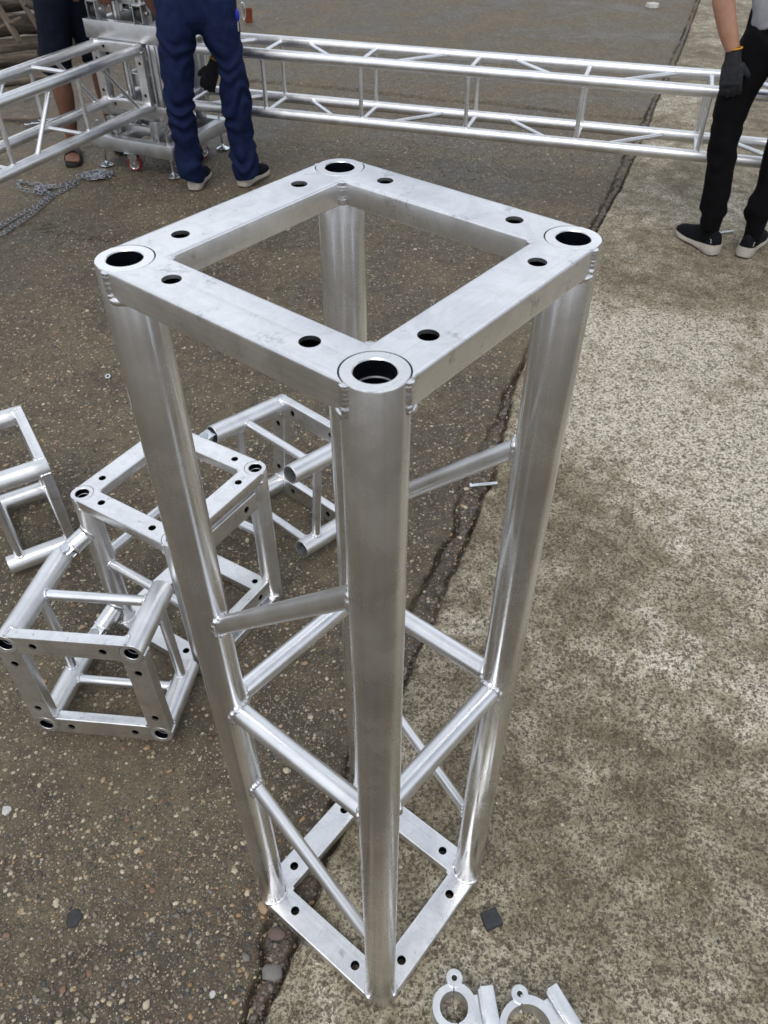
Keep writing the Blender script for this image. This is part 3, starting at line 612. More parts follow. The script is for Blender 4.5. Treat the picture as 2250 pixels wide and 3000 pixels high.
# ------------------------------------------------------------------ half couplers
def coupler(label,c,ang,ri,ro,lug,blk,h=.046,tilt=0):
    root=empty('half_coupler',label,'clamp',(c[0],c[1],0),0,'aluminium half couplers lying by the column foot')
    Mc=Matrix.Translation((c[0],c[1],.004))@Matrix.Rotation(tilt,4,'Y')@Matrix.Rotation(ang,4,'Z')
    def ring(a0,a1,name,r0,r1,h0,h1,n=40):
        v=[];f=[]
        for i in range(n+1):
            a_=a0+(a1-a0)*i/n
            for r,z in ((r0,h0),(r1,h0),(r1,h1),(r0,h1)): v.append((r*math.cos(a_),r*math.sin(a_),z))
        for i in range(n):
            for k in range(4): f.append((i*4+k,i*4+(k+1)%4,(i+1)*4+(k+1)%4,(i+1)*4+k))
        f.append((3,2,1,0)); f.append(tuple(n*4+k for k in range(4)))
        me=mesh(v,f,MT['cast'],30); return put(name,me,root,Mc)
    la=math.atan2(lug[1],lug[0])
    ring(la+.06,la+math.pi+.25,'jaw',ri,ro,0,h); ring(la-math.pi+.35,la-.02,'saddle',ri+.0003,ro+.003,0,h)
    put('lug',lathe([(.0042,0),(.0145,0),(.015,.001),(.015,h+.003),(.0140,h+.004),(.0060,h+.004),(.0048,h+.003),(.0048,0)],28,MT['cast']),root,Mc@Matrix.Translation((lug[0],lug[1],0)))
    put('pivot_pin',lathe([(0,.002),(.0046,.002),(.0046,h-.004),(0,h-.004)],16,MT['rubber']),root,Mc@Matrix.Translation((lug[0],lug[1],0)))
    bx0,bx1,by0,by1=blk
    put('mounting_block',boxv((bx0+bx1)/2,(by0+by1)/2,h*.55,bx1-bx0,by1-by0,h*1.15,.0025,MT['cast']),root,Mc)
    put('web',boxv((ro+bx0)/2-.001,(by0+by1)/2-.003,h*.5,bx0-ro+.014,(by1-by0)*.85,h*.85,.003,MT['cast']),root,Mc)
    p=[(bx0-.0005,by0+.002+(by1-by0-.004)*i/30,h+.001) for i in range(31)]; v,f=bead(p,.0040,5,k=11); put('weld_bead',mesh(v,f,MT['weld'],50),root,Mc)
    v,f=sweep([(lug[0]*.72-.004,lug[1]*.72-.004,h*.6),(lug[0]*.5,lug[1]*.55,h*.62)],[.003,.001],6); put('casting_nib',mesh(v,f,MT['cast'],40),root,Mc)
MT['cast']=metal('bare_cast_aluminium',streak=(200,200,200),rough=.38,base=(.80,.82,.84))
coupler('half coupler with the narrower ring, left one at the bottom edge',(.1228,-.238),math.radians(0),.0245,.0370,(.008,.044),(.049,.074,-.060,.026))
coupler('half coupler with the wider opened ring, right one at the bottom edge',(.2440,-.285),math.radians(22),.0385,.0505,(.017,.052),(.062,.084,-.060,.036))
# ------------------------------------------------------------------ bolts, nut, chips
def hexbolt(name,label,P,d,L=.07,r=.0055,group=None,cat='bolt'):
    d=Vector((*d,0)).normalized(); root=empty(name,label,cat,P,0,group)
    Mb=frame(d,Z,Vector(P)+Z*.009)
    put('shank',lathe([(0,.006),(r,.006),(r,L*.55),(r*.93,L*.56),(r*.93,L-.001),(r*.8,L),(0,L)],16,MT['zinc']),root,Mb)
    put('head',lathe([(0,-.001),(.0095,-.001),(.0102,0),(.0102,.006),(0,.006)],6,MT['zinc'],smooth=20),root,Mb)
hexbolt('bolt','zinc hex bolt lying across the crack beside the column',(.4105,1.1592,0),(.0854,.004),.088,.0062,'loose hex bolts on the ground')
hexbolt('bolt','zinc hex bolt lying between the black shoes',(2.003,2.863,0),(-.055,-.01),.075,.0065,'loose hex bolts on the ground')
for i,(x,y,a_) in enumerate(((-1.73,4.83,.3),(-1.69,4.85,.15),(-1.66,4.90,.35),(-1.63,4.84,.25))):
    hexbolt('bolt',['zinc bolt at the left end of the small heap near the timber','zinc bolt lying second from the left in the small heap near the timber','zinc bolt furthest back in the small heap near the timber','zinc bolt at the right end of the small heap near the timber'][i],(x,y,.002),(math.cos(a_),math.sin(a_)),.085,.006,'loose hex bolts on the ground')
nutm=lathe([(.0055,0),(.0105,0),(.011,.001),(.011,.009),(.0105,.010),(.0055,.010),(.0055,0)],6,MT['zinc'],smooth=20)
o=put('nut',nutm,None,Matrix.Translation((-.788,1.896,.002))@Matrix.Rotation(.4,4,'X')); tag(o,'small hex nut alone on the aggregate concrete above the corner cubes','nut')
def chip(name,label,cat,P,r,mat,seed,th=.006,n=9,sq=0):
    rn=random.Random(seed); pts=[]
    for k in range(n):
        a_=2*math.pi*k/n; rr=r*(rn.uniform(.75,1.1)); 
        if sq: rr=r*(.78/max(abs(math.cos(a_-.3)),abs(math.sin(a_-.3))))*rn.uniform(.9,1.05)
        pts.append((rr*math.cos(a_),rr*math.sin(a_)))
    bm=bmesh.new(); vv=[bm.verts.new((x,y,rn.uniform(0,.001))) for x,y in pts]; f=bm.faces.new(vv); e=bmesh.ops.extrude_face_region(bm,geom=[f]); tv=[v for v in e['geom'] if isinstance(v,bmesh.types.BMVert)]
    bmesh.ops.translate(bm,vec=(0,0,th),verts=tv)
    for v in tv: v.co.x*=.93; v.co.y*=.93; v.co.z+=rn.uniform(-.001,.001)
    bmesh.ops.recalc_face_normals(bm,faces=bm.faces); me=bpy.data.meshes.new('chip'); bm.to_mesh(me); bm.free(); me.materials.append(MT[mat])
    o=put(name,me,None,Matrix.Translation(P)); tag(o,label,cat); return o
chip('slate_chip','square black slate chip lying on the right concrete slab by the column foot','stone chip',(.2242,-.0872,.001),.0235,'slate',2,.007,12,1)
chip('asphalt_chip','small dark asphalt chip set in the aggregate at the lower left','stone chip',(-.574,-.002,-.001),.017,'slate',5,.003,12)
chip('plastic_scrap','small white plastic scrap near the bottom left of the column','scrap',(-.302,-.161,0),.007,'white',6,.003,7)
chip('paper_scrap','crumpled white paper scrap far back at the top of the picture','scrap',(3.40,7.83,.0),.075,'white',7,.03,11)
chip('paper_flake','white flake at the left edge beside the lying corner cube','scrap',(-.755,.235,.0),.012,'white',9,.003,8)
o=put('plastic_tub',lathe([(0,0),(.032,0),(.040,.10),(.038,.10),(.030,.004),(0,.004)],24,MT['orange']),None,Matrix.Translation((-.40,7.6,0))); tag(o,'small orange plastic tub on the dirt behind the man in jeans','tub')
# ------------------------------------------------------------------ chain
chain=empty('steel_chain','long galvanised link chain lying in two runs with tangled heaps','chain',(-1.3,3.6,0))
pts=[]
for i in range(28):
    a_=2*math.pi*i/28; L_=.0085; r_=.0092; x=r_*math.cos(a_)+(L_ if math.cos(a_)>0 else -L_); pts.append((x,r_*math.sin(a_),0))
v,f=sweep(pts,.0023,8,True); LINK=mesh(v,f,MT['chain'],60)
def crom(P,step):
    P=[Vector(p) for p in P]; out=[]
    for i in range(len(P)-1):
        p0=P[max(i-1,0)];p1=P[i];p2=P[i+1];p3=P[min(i+2,len(P)-1)]
        for k in range(20):
            t_=k/20; out.append(.5*((2*p1)+(p2-p0)*t_+(2*p0-5*p1+4*p2-p3)*t_*t_+(3*p1-p0-3*p2+p3)*t_**3))
    out.append(P[-1]); res=[out[0]]; acc=0
    for a_,b_ in zip(out[:-1],out[1:]):
        acc+=(b_-a_).length
        if acc>=step: res.append(b_); acc=0
    return res
nl=[0]
def run_chain(P,z0=.0055,jit=.0):
    Q=crom([(x,y,z0) for x,y in P],.0270)
    for i,(a_,b_) in enumerate(zip(Q[:-1],Q[1:])):
        d=(b_-a_); mid=(a_+b_)/2+Vector((random.uniform(-jit,jit),random.uniform(-jit,jit),random.uniform(0,jit*.8)+float(0))); tw=(.25 if i%2 else 1.25)+random.uniform(-.25,.25)
        Mw=frame(Vector((0,0,1)),d,mid+Vector((0,0,.003 if i%2 else .0045)))@Matrix.Rotation(tw,4,'X')
        if nl[0]<296: put('link',LINK,chain,Mw); nl[0]+=1
c1=[(-1.60,3.05),(-1.516,3.258),(-1.494,3.313),(-1.463,3.379),(-1.418,3.466),(-1.388,3.515),(-1.362,3.587),(-1.344,3.661),(-1.380,3.732),(-1.429,3.807),(-1.471,3.823),(-1.517,3.857),(-1.547,3.878),(-1.533,3.794),(-1.496,3.745),(-1.436,3.721),(-1.387,3.688),(-1.358,3.708)]
c2=[(-1.56,3.0),(-1.505,3.182),(-1.470,3.197),(-1.443,3.279),(-1.419,3.325),(-1.402,3.373),(-1.375,3.451),(-1.355,3.532),(-1.337,3.606),(-1.327,3.660),(-1.291,3.712),(-1.263,3.766),(-1.234,3.822)]
c3=[(-1.367,3.777),(-1.329,3.779),(-1.280,3.815),(-1.256,3.847),(-1.236,3.881)]
run_chain(c1);run_chain(c2);run_chain(c3)
rr=random.Random(5); P=[(-1.236,3.881)]
for i in range(26): a_=i*1.9+rr.random(); P.append((-1.135+.085*math.cos(a_)*rr.uniform(.3,1)+.02*math.sin(i),3.915+.075*math.sin(a_)*rr.uniform(.3,1)))
run_chain(P,.008,.010)
P=[(-1.43,3.80)]
for i in range(7): a_=i*2.3; P.append((-1.40+.045*math.cos(a_),3.755+.035*math.sin(a_)))
run_chain(P,.008,.006)
# ------------------------------------------------------------------ timber pile
def log(label,a,b_,r,mat='bark',name='log',flat=1.0,seed=0,sides=14):
    a=Vector(a);b_=Vector(b_);d=b_-a;L=d.length;n=max(6,int(L/.06));rn=Vector((seed*1.7,seed*.9,seed*2.3)); v=[];f=[]
    sg=sides
    for i in range(n+1):
        z=L*i/n; cx=mnoise.noise(Vector((z*2.2,0,0))+rn)*r*.5; cy=mnoise.noise(Vector((0,z*2.2,0))+rn)*r*.5
        for k in range(sg):
            a_=2*math.pi*k/sg; rr_=r*(1+.22*mnoise.noise(Vector((math.cos(a_)*1.4,math.sin(a_)*1.4,z*5))+rn)+.10*mnoise.noise(Vector((math.cos(a_)*5,math.sin(a_)*5,z*3))+rn)); x=rr_*math.cos(a_);y=rr_*math.sin(a_)*flat
            if flat<.6: x=max(-r*.9,min(r*.9,x*1.3)); y=max(-r*flat*.75,min(r*flat*.75,y))
            v.append((x+cx,y+cy,z))
    for i in range(n):
        for k in range(sg): f.append((i*sg+k,i*sg+(k+1)%sg,(i+1)*sg+(k+1)%sg,(i+1)*sg+k))
    f.append(tuple(range(sg))[::-1]); f.append(tuple(range(n*sg,(n+1)*sg)))
    o=put(name,mesh(v,f,MT[mat],50),None,frame(d,Z.cross(d) if flat<.6 else None,a)); tag(o,label,'timber','old timber piled at the upper left')
LG=[((-3.2,6.25,.06),(-1.72,6.70,.07),.065,'bark','thick grey log lowest in the pile at the back left',1),
((-3.1,6.10,.045),(-1.95,6.33,.05),.048,'bark','slim bark log at the front foot of the pile',1),
((-3.2,6.32,.18),(-1.66,6.78,.20),.060,'bark','pale barked log above the lowest log of the pile',1),
((-3.1,6.9,.15),(-1.5,7.1,.12),.07,'bark','dark log behind the others at pile height',1),
((-2.75,6.35,.42),(-1.85,6.62,.45),.085,'board','wide pale board end on top of the timber pile',.35),
((-2.18,6.40,.40),(-2.06,6.36,.15),.032,'board','short upright post leaning against the timber pile',.5),
((-2.02,6.48,.42),(-1.90,6.44,.16),.026,'board','narrow leaning stake beside the taller man in shorts',.5),
((-2.25,6.36,.22),(-2.02,6.40,.30),.022,'board','reddish broken offcut resting on the pile',.5),
((-1.95,6.34,.40),(-1.70,6.52,.24),.026,'bark','thin crooked branch lying across the pile',1),
((-2.6,6.6,.30),(-1.6,6.85,.36),.05,'bark','second row log near the top of the pile',1),
((-2.05,4.98,.012),(-1.66,4.93,.016),.016,'board','thin broken stick on the sandy ground by the bolts',.5),
((-2.15,5.45,.02),(-1.78,5.62,.03),.045,'board','flat brown board fragment on the sandy ground',.3),
((-2.1,5.75,.015),(-1.75,5.9,.02),.035,'bark','bark scrap in front of the timber pile',.5),
((-1.55,6.7,.08),(-1.05,6.9,.08),.06,'bark','log stub showing between the legs of the man in shorts',1),
((-1.6,6.95,.2),(-.95,7.1,.22),.06,'bark','upper log showing between the legs of the man in shorts',1)]
for i,(a_,b_,r_,mt,lb,fl) in enumerate(LG): log(lb,a_,b_,r_,mt,'log' if mt=='bark' else 'wood_board',fl,i+1)
# ------------------------------------------------------------------ people
def loftv(path,n=18,ref=(1,0,0)):
    """path: (x,y,z,ra,rb): ellipse radii across / along"""
    P=[Vector(p[:3]) for p in path]; Rr=[(p[3],p[4] if len(p)>4 else p[3]) for p in path]; fine=[];fr=[]
    for i in range(len(P)-1):
        p0=P[max(i-1,0)];p1=P[i];p2=P[i+1];p3=P[min(i+2,len(P)-1)]; K=5
        for k in range(K):
            t_=k/K; fine.append(.5*((2*p1)+(p2-p0)*t_+(2*p0-5*p1+4*p2-p3)*t_*t_+(3*p1-p0-3*p2+p3)*t_**3)); s_=t_*t_*(3-2*t_); fr.append(tuple(Rr[i][q]*(1-s_)+Rr[i+1][q]*s_ for q in (0,1)))
    fine.append(P[-1]); fr.append(Rr[-1]); v=[];f=[];m=len(fine)
    for i,p in enumerate(fine):
        t_=(fine[min(i+1,m-1)]-fine[max(i-1,0)]).normalized(); a=Vector(ref); a=(a-t_*a.dot(t_)).normalized(); b_=t_.cross(a)
        for k in range(n): an=2*math.pi*k/n; v.append(p+a*fr[i][0]*math.cos(an)+b_*fr[i][1]*math.sin(an))
    for i in range(m-1):
        for k in range(n): f.append((i*n+k,i*n+(k+1)%n,(i+1)*n+(k+1)%n,(i+1)*n+k))
    f.append(tuple(range(n))[::-1]); f.append(tuple(range((m-1)*n,m*n))); return v,f
def ball(c,r,s=(1,1,1)):
    bm=bmesh.new(); bmesh.ops.create_uvsphere(bm,u_segments=16,v_segments=10,radius=1); v=[Vector(c)+Vector((q.co.x*r*s[0],q.co.y*r*s[1],q.co.z*r*s[2])) for q in bm.verts]; f=[tuple(x.index for x in q.verts) for q in bm.faces]; bm.free(); return v,f
def fuse(name,pieces,mat,parent,vox=.007,smooth=4,disp=None,cut=None):
    V=[];F=[]
    for v,f in pieces:
        o_=len(V); V+=list(v); F+=[tuple(i+o_ for i in q) for q in f]
    me=mesh(V,F,MT[mat]); ob=bpy.data.objects.new('tmp',me); COL.objects.link(ob)
    md=ob.modifiers.new('r','REMESH'); md.mode='VOXEL'; md.voxel_size=vox
    sm=ob.modifiers.new('s','SMOOTH'); sm.iterations=smooth; sm.factor=.5
    out=evalmesh(ob); bpy.data.objects.remove(ob)
    if disp:
        nv=len(out.vertices); co=np.empty(nv*3); out.vertices.foreach_get('co',co); co=co.reshape(-1,3); no=np.empty(nv*3); out.vertices.foreach_get('normal',no); no=no.reshape(-1,3)
        d=np.array([disp(Vector(c_)) for c_ in co]); co=co+no*d[:,None]; out.vertices.foreach_set('co',co.ravel())
    out.materials.clear(); out.materials.append(MT[mat]); out.polygons.foreach_set('use_smooth',[True]*len(out.polygons)); out.update()
    co=np.empty(len(out.vertices)*3); out.vertices.foreach_get('co',co); co=co.reshape(-1,3); c_=(co.max(0)+co.min(0))/2; out.vertices.foreach_set('co',(co-c_).ravel()); out.update()
    return put(name,out,parent,Matrix.Translation(Vector(c_)))
def folds(zk,amp,freq=60,knee=None,hem=None):
    def g(c):
        w1=mnoise.noise(c*7+Vector(zk)); w2=mnoise.noise(c*18+Vector(zk)); z=c.z
        a=amp*(.45*w2+.5*w1)
        for zc,wd,am in (knee or []):
            e=math.exp(-((z-zc)/wd)**2); a+=am*e*math.sin(z*freq+4.5*w1*2+c.x*9+2*math.sin(c.x*30)+c.y*12)
        return a
    return g
def shoe(parent,P,ang,L=.275,upper='shoe',wS=.047,logo=False):
    Ms=Matrix.Translation((P[0],P[1],0))@Matrix.Rotation(ang,4,'Z')   # heel at origin, toe +y
    def outline(t):   # half widths along length
        return np.interp(t,[0,.04,.12,.3,.5,.7,.85,.95,1],[.018,.030,.036,.034,.037,.047,.044,.028,.006])
    v=[];f=[];n=26;m=12
    ts=[i/(n-1) for i in range(n)]
    for t_ in ts:
        hw=outline(t_); zb=np.interp(t_,[0,.08,.4,.55,.8,1],[.008,.001,.004,.003,.001,.022]); zt=np.interp(t_,[0,.1,.4,.6,1],[.052,.048,.030,.024,.030])
        for x,z in ((-hw*.9,zb),(-hw*1.06,zb+.006),(-hw*1.08,(zb+zt)/2),(-hw,zt),(hw,zt),(hw*1.08,(zb+zt)/2),(hw*1.06,zb+.006),(hw*.9,zb)): v.append((x,t_*L-.01,z))
    for i in range(n-1):
        for k in range(8): f.append((i*8+k,i*8+(k+1)%8,(i+1)*8+(k+1)%8,(i+1)*8+k))
    f.append(tuple(range(8))[::-1]); f.append(tuple(range((n-1)*8,n*8)))
    v=[Ms@Vector(x) for x in v]
    root=putw('shoe_sole',v,f,MT['sole'],parent,50)
    v=[];f=[];m=14
    for t_ in ts[:-1]:
        hw=outline(t_)*.97; zt=np.interp(t_,[0,.1,.4,.6,1],[.048,.044,.026,.020,.028]); top=np.interp(t_,[0,.05,.2,.34,.5,.7,.9,1],[.088,.108,.100,.110,.092,.068,.052,.032])
        for k in range(m):
            a=math.pi*k/(m-1); x=-hw*math.cos(a); s=math.sin(a)**.75; wq=np.interp(t_,[0,.3,.6,1],[.78,.72,.85,1]); x*=(1-(1-wq)*s)
            v.append((x,t_*L-.006,zt+(top-zt)*s))
    nn=n-1
    for i in range(nn-1):
        for k in range(m-1): f.append((i*m+k,i*m+k+1,(i+1)*m+k+1,(i+1)*m+k))
    f.append(tuple(range(m))); v=[Ms@Vector(x) for x in v]
    u=putw('shoe_upper',v,f,MT[upper],parent,60)
    if logo:   # small pale heel mark
        for sg in (-1,1):
            pts=[Ms@Vector((sg*.0305,.006+.003*math.sin(i*1.3)+.002*i,.060+.003*i)) for i in range(6)]; vv,ff=sweep(pts,.0015,5); putw('heel_mark',vv,ff,MT['sole'],u,50)
def hand(parent,W_,d,side,palm_n,curl=.5,mat='glove',cuff=True,L=.185,body=None):
    """W_ wrist, d direction to the fingers, side towards the thumb, palm_n out of the palm"""
    W_=Vector(W_);d=Vector(d).normalized();s=Vector(side);s=(s-d*s.dot(d)).normalized();p=d.cross(s).normalized()
    if p.dot(Vector(palm_n))<0: p=-p
    pc=[]
    pc.append(loftv([(*(W_-d*.03),.029,.021),(*W_,.030,.022),(*(W_+d*.04),.041,.019),(*(W_+d*.085),.044,.016),(*(W_+d*.098),.040,.012)],16,s))
    for k,(o_,l_) in enumerate(((.031,.070),(.0105,.080),(-.0105,.076),(-.031,.060))):
        q=W_+d*.082+s*o_; dd=d.copy(); pts=[(*q,.0125,.0115)]
        for j,fr_ in enumerate((.42,.32,.26)):
            dd=(dd*math.cos(curl*.8)+p*math.sin(curl*.8)).normalized(); q=q+dd*l_*fr_; dd_=dd; pts.append((*q,.0122-.001*j,.0112-.001*j))
            d0=dd; 
            # carry on bending
            pp=p-dd*p.dot(dd); pp=pp.normalized() if pp.length>1e-4 else p; dd=(dd*math.cos(curl*.35)+pp*math.sin(curl*.35)).normalized()
        pc.append(loftv(pts,10,s)); pc.append(ball(q,.0098))
    q=W_+d*.03+s*.030; td=(d*.75+s*.55+p*.35).normalized(); pts=[(*q,.016,.014)]
    for l_ in (.038,.030): q=q+td*l_; pts.append((*q,.0125,.0120)); td=(td+p*.35-s*.25).normalized()
    pc.append(loftv(pts,10,d)); pc.append(ball(q,.0112))
    g=fuse('glove' if mat=='glove' else 'hand',pc,mat,parent,.0032,2,lambda c:.0006*mnoise.noise(c*160))
    if cuff:
        e1=s;e2=p; ring=[W_-d*.031+e1*.0305*math.cos(2*math.pi*i/28)+e2*.0225*math.sin(2*math.pi*i/28) for i in range(28)]; v,f=sweep(ring,.0030,8,True); putw('glove_cuff',v,f,MT['cuff'],g,60)
    return g
def head(C,face,pieces):
    C=Vector(C); fz=Vector(face).normalized(); s=fz.cross(Z).normalized(); u=s.cross(fz)
    fr_=Matrix((s,fz,u)).transposed()
    def q(x,y,z): return C+fr_@Vector((x,y,z))
    pieces.append(([q(*v) for v in ball((0,0,0),1,(.075,.095,.115))[0]],ball((0,0,0),1)[1]))
    pieces.append(loftv([(*q(0,.075,.02),.010,.010),(*q(0,.108,-.018),.016,.012),(*q(0,.092,-.03),.014,.008)],10,s))
    for sg in (-1,1): pieces.append(([q(*v) for v in ball((sg*.078,-.005,-.01),1,(.012,.022,.034))[0]],ball((0,0,0),1)[1]))
    pieces.append(([q(*v) for v in ball((0,.072,-.055),1,(.028,.022,.014))[0]],ball((0,0,0),1)[1]))
    return q
def hairpiece(q,parent):
    v,f=ball((0,-.022,.022),1,(.082,.088,.112)); vv=[q(*x) for x in v]; fuse('hair',[(vv,f)],'hair',parent,.008,1,lambda c:.003*mnoise.noise(c*60))
    for sg in (-1,1):
        v,f=ball((sg*.03,.083,.012),1,(.013,.009,.008)); putw('eye',[q(*x) for x in v],f,MT['white'],parent,60)
# --- man in navy work trousers, bending over the joint, seen from behind
jm=empty('person','person in navy work trousers and dark trainers with white heels seen from behind','person',(-.46,3.70,0))
legL=[(-.612,3.705,.050,.064,.070),(-.606,3.705,.09,.066,.074),(-.612,3.70,.28,.066,.078),(-.608,3.69,.445,.070,.084),(-.590,3.69,.60,.080,.098),(-.572,3.70,.73,.094,.118),(-.545,3.72,.84,.105,.12)]
legR=[(-.318,3.725,.050,.066,.070),(-.326,3.722,.10,.068,.074),(-.335,3.715,.28,.070,.078),(-.334,3.70,.43,.072,.084),(-.337,3.695,.60,.066,.090),(-.366,3.70,.73,.094,.112),(-.385,3.72,.84,.105,.12)]
pel=[(-.467,3.72,.735,.10,.075),(-.467,3.715,.80,.190,.125),(-.467,3.74,.90,.188,.135),(-.465,3.80,.98,.170,.12)]
fj=folds((1,2,3),.0065,58,[(.42,.12,.0090),(.16,.10,.0100),(.66,.10,.005)])
tr=fuse('trousers',[loftv(legL),loftv(legR),loftv(pel,24)],'denim',jm,.0075,3,fj)
pc=[loftv([(-.606,3.71,.06,.034,.042),(-.605,3.71,.25,.043,.047),(-.605,3.70,.45,.045,.05),(-.56,3.71,.80,.055,.065)]),loftv([(-.326,3.72,.06,.034,.042),(-.33,3.715,.25,.043,.047),(-.335,3.70,.45,.045,.05),(-.375,3.71,.80,.055,.065)]),
 loftv([(-.467,3.73,.80,.14,.10),(-.466,3.80,.98,.13,.09),(-.45,3.98,1.18,.15,.10),(-.43,4.13,1.30,.19,.10),(-.42,4.20,1.33,.07,.07),(-.42,4.27,1.34,.055,.06)],20)]
pc+= [loftv([(-.61,4.10,1.28,.055,.055),(-.70,4.02,1.05,.045,.045),(-.725,3.95,.88,.038,.038),(-.64,3.99,.70,.030,.027)],14),loftv([(-.25,4.10,1.28,.055,.055),(-.31,4.02,1.02,.046,.046),(-.335,3.95,.78,.041,.041),(-.365,3.905,.64,.036,.034),(-.425,3.90,.555,.030,.026)],14)]
hq=head((-.42,4.36,1.33),(.0,.75,-.6),pc)
bd=fuse('body',pc,'skin2',jm,.008,3); hairpiece(hq,jm)
sp=[loftv([(-.466,3.80,.95,.165,.115),(-.455,3.92,1.10,.165,.115),(-.44,4.04,1.24,.185,.12),(-.43,4.13,1.32,.16,.11)],22),loftv([(-.60,4.11,1.29,.07,.07),(-.69,4.04,1.10,.062,.062)],14),loftv([(-.26,4.11,1.29,.07,.07),(-.24,4.03,1.10,.062,.062)],14)]
fuse('shirt',sp,'navycloth',jm,.009,3,folds((4,1,1),.006,30))
hand(jm,(-.438,3.898,.535),(-.50,0,-1),(-.8,.2,.45),(-.4,.6,-.2),.55)
hand(jm,(-.638,3.99,.68),(.15,.0,-1),(.8,.2,.1),(.4,.6,-.2),.5)
shoe(jm,(-.603,3.665),math.radians(-10),.262); shoe(jm,(-.352,3.690),math.radians(-30),.262)
for q_ in ((-.640,3.62,.70),(-.30,3.62,.70)):   # small orange pocket tabs
    pass
kr=empty('key_ring','blue key fob with steel key and clip hanging at the hip of the navy trousers','keys',(-.265,3.64,.78))
putw('fob',[tuple(Vector((-.277,3.645,.80))+Vector(v)) for v in ball((0,0,0),1,(.010,.008,.026))[0]],ball((0,0,0),1)[1],MT['blue'],kr,60)
v,f=sweep([(-.279,3.642,.775),(-.281,3.642,.735)],.0042,8); putw('key',v,f,MT['zinc'],kr,50)
pts=[(-.262+.010*math.cos(a_/20*6.283),3.648,.835+.034*math.sin(a_/20*6.283)) for a_ in range(20)]; v,f=sweep([(x+.012,y,z-.02) for x,y,z in pts],.0028,8,True); putw('snap_clip',v,f,MT['zinc'],kr,50)
# --- man in black trousers, right
bm_=empty('person','person in black joggers and grey shirt with gloved hand hanging, at the right edge','person',(1.87,2.68,0))
L1=[(1.790,2.705,.10,.038,.045),(1.787,2.705,.15,.043,.050),(1.788,2.703,.19,.056,.062),(1.780,2.705,.27,.058,.066),(1.755,2.715,.48,.060,.075),(1.752,2.72,.62,.070,.088),(1.775,2.715,.76,.086,.10),(1.82,2.70,.86,.10,.11)]
L2=[(1.972,2.640,.10,.038,.045),(1.970,2.640,.15,.043,.050),(1.965,2.640,.21,.060,.066),(1.985,2.640,.30,.060,.066),(1.985,2.66,.50,.064,.078),(1.980,2.67,.64,.076,.09),(1.97,2.67,.80,.092,.11)]
pe=[(1.885,2.69,.74,.09,.07),(1.885,2.69,.82,.165,.12),(1.88,2.70,.92,.155,.115),(1.88,2.71,1.0,.145,.105)]
fuse('joggers',[loftv(L1,18,(.86,-.5,0)),loftv(L2,18,(.86,-.5,0)),loftv(pe,24,(.95,-.3,0))],'blackcloth',bm_,.0075,3,folds((9,2,3),.004,48,[(.45,.1,.005),(.2,.05,.006)]))
pc=[loftv([(1.800,2.705,.06,.024,.030),(1.785,2.705,.25,.040,.045),(1.757,2.715,.48,.042,.047),(1.80,2.70,.84,.05,.06)]),loftv([(1.975,2.640,.06,.024,.030),(1.98,2.64,.25,.040,.045),(1.985,2.66,.5,.042,.047),(1.96,2.67,.84,.05,.06)]),
 loftv([(1.885,2.69,.85,.13,.09),(1.88,2.71,1.05,.13,.09),(1.87,2.73,1.30,.17,.10),(1.87,2.735,1.42,.13,.07),(1.87,2.74,1.48,.055,.06),(1.87,2.75,1.56,.055,.06)],20,(.95,-.3,0)),
 loftv([(1.72,2.78,1.38,.055,.055),(1.60,2.76,1.15,.046,.046),(1.582,2.70,1.02,.043,.042),(1.612,2.672,.92,.037,.036),(1.652,2.648,.835,.028,.026)],16),
 loftv([(2.03,2.70,1.38,.055,.055),(2.10,2.70,1.15,.046,.046),(2.12,2.74,1.0,.040,.040),(2.10,2.86,.85,.028,.025)],16)]
hq=head((1.87,2.78,1.66),(0,1,-.35),pc)
fuse('body',pc,'skin',bm_,.0065,3); hairpiece(hq,bm_)
fuse('shirt',[loftv([(1.90,2.68,.925,.172,.130),(1.885,2.70,1.0,.165,.125),(1.875,2.72,1.2,.17,.12),(1.87,2.73,1.38,.185,.11),(1.87,2.735,1.44,.11,.08)],24,(.95,-.3,0)),loftv([(1.73,2.78,1.38,.07,.07),(1.61,2.77,1.16,.062,.062)],14),loftv([(2.03,2.70,1.38,.07,.07),(2.10,2.70,1.18,.062,.062)],14)],'shirt',bm_,.0085,3,folds((5,5,1),.006,26,[(.98,.1,.004)]))
hand(bm_,(1.658,2.644,.81),(.17,-.10,-1),(.85,-.45,.1),(.1,.9,.1),.36)
hand(bm_,(2.10,2.87,.83),(0,.3,-1),(-.9,.3,0),(-.2,.8,0),.4)
for q_ in ((1.800,2.705),(1.975,2.640)):
    v,f=loftv([(*q_,.055,.036,.044),(*q_,.09,.036,.044),(*q_,.13,.038,.045),(*q_,.17,.040,.047)],20); putw('sock',v,f,MT['blackcloth'],bm_,60)
shoe(bm_,(1.818,2.640),math.radians(14),.285,logo=True); shoe(bm_,(1.935,2.605),math.radians(-42),.285,logo=True)
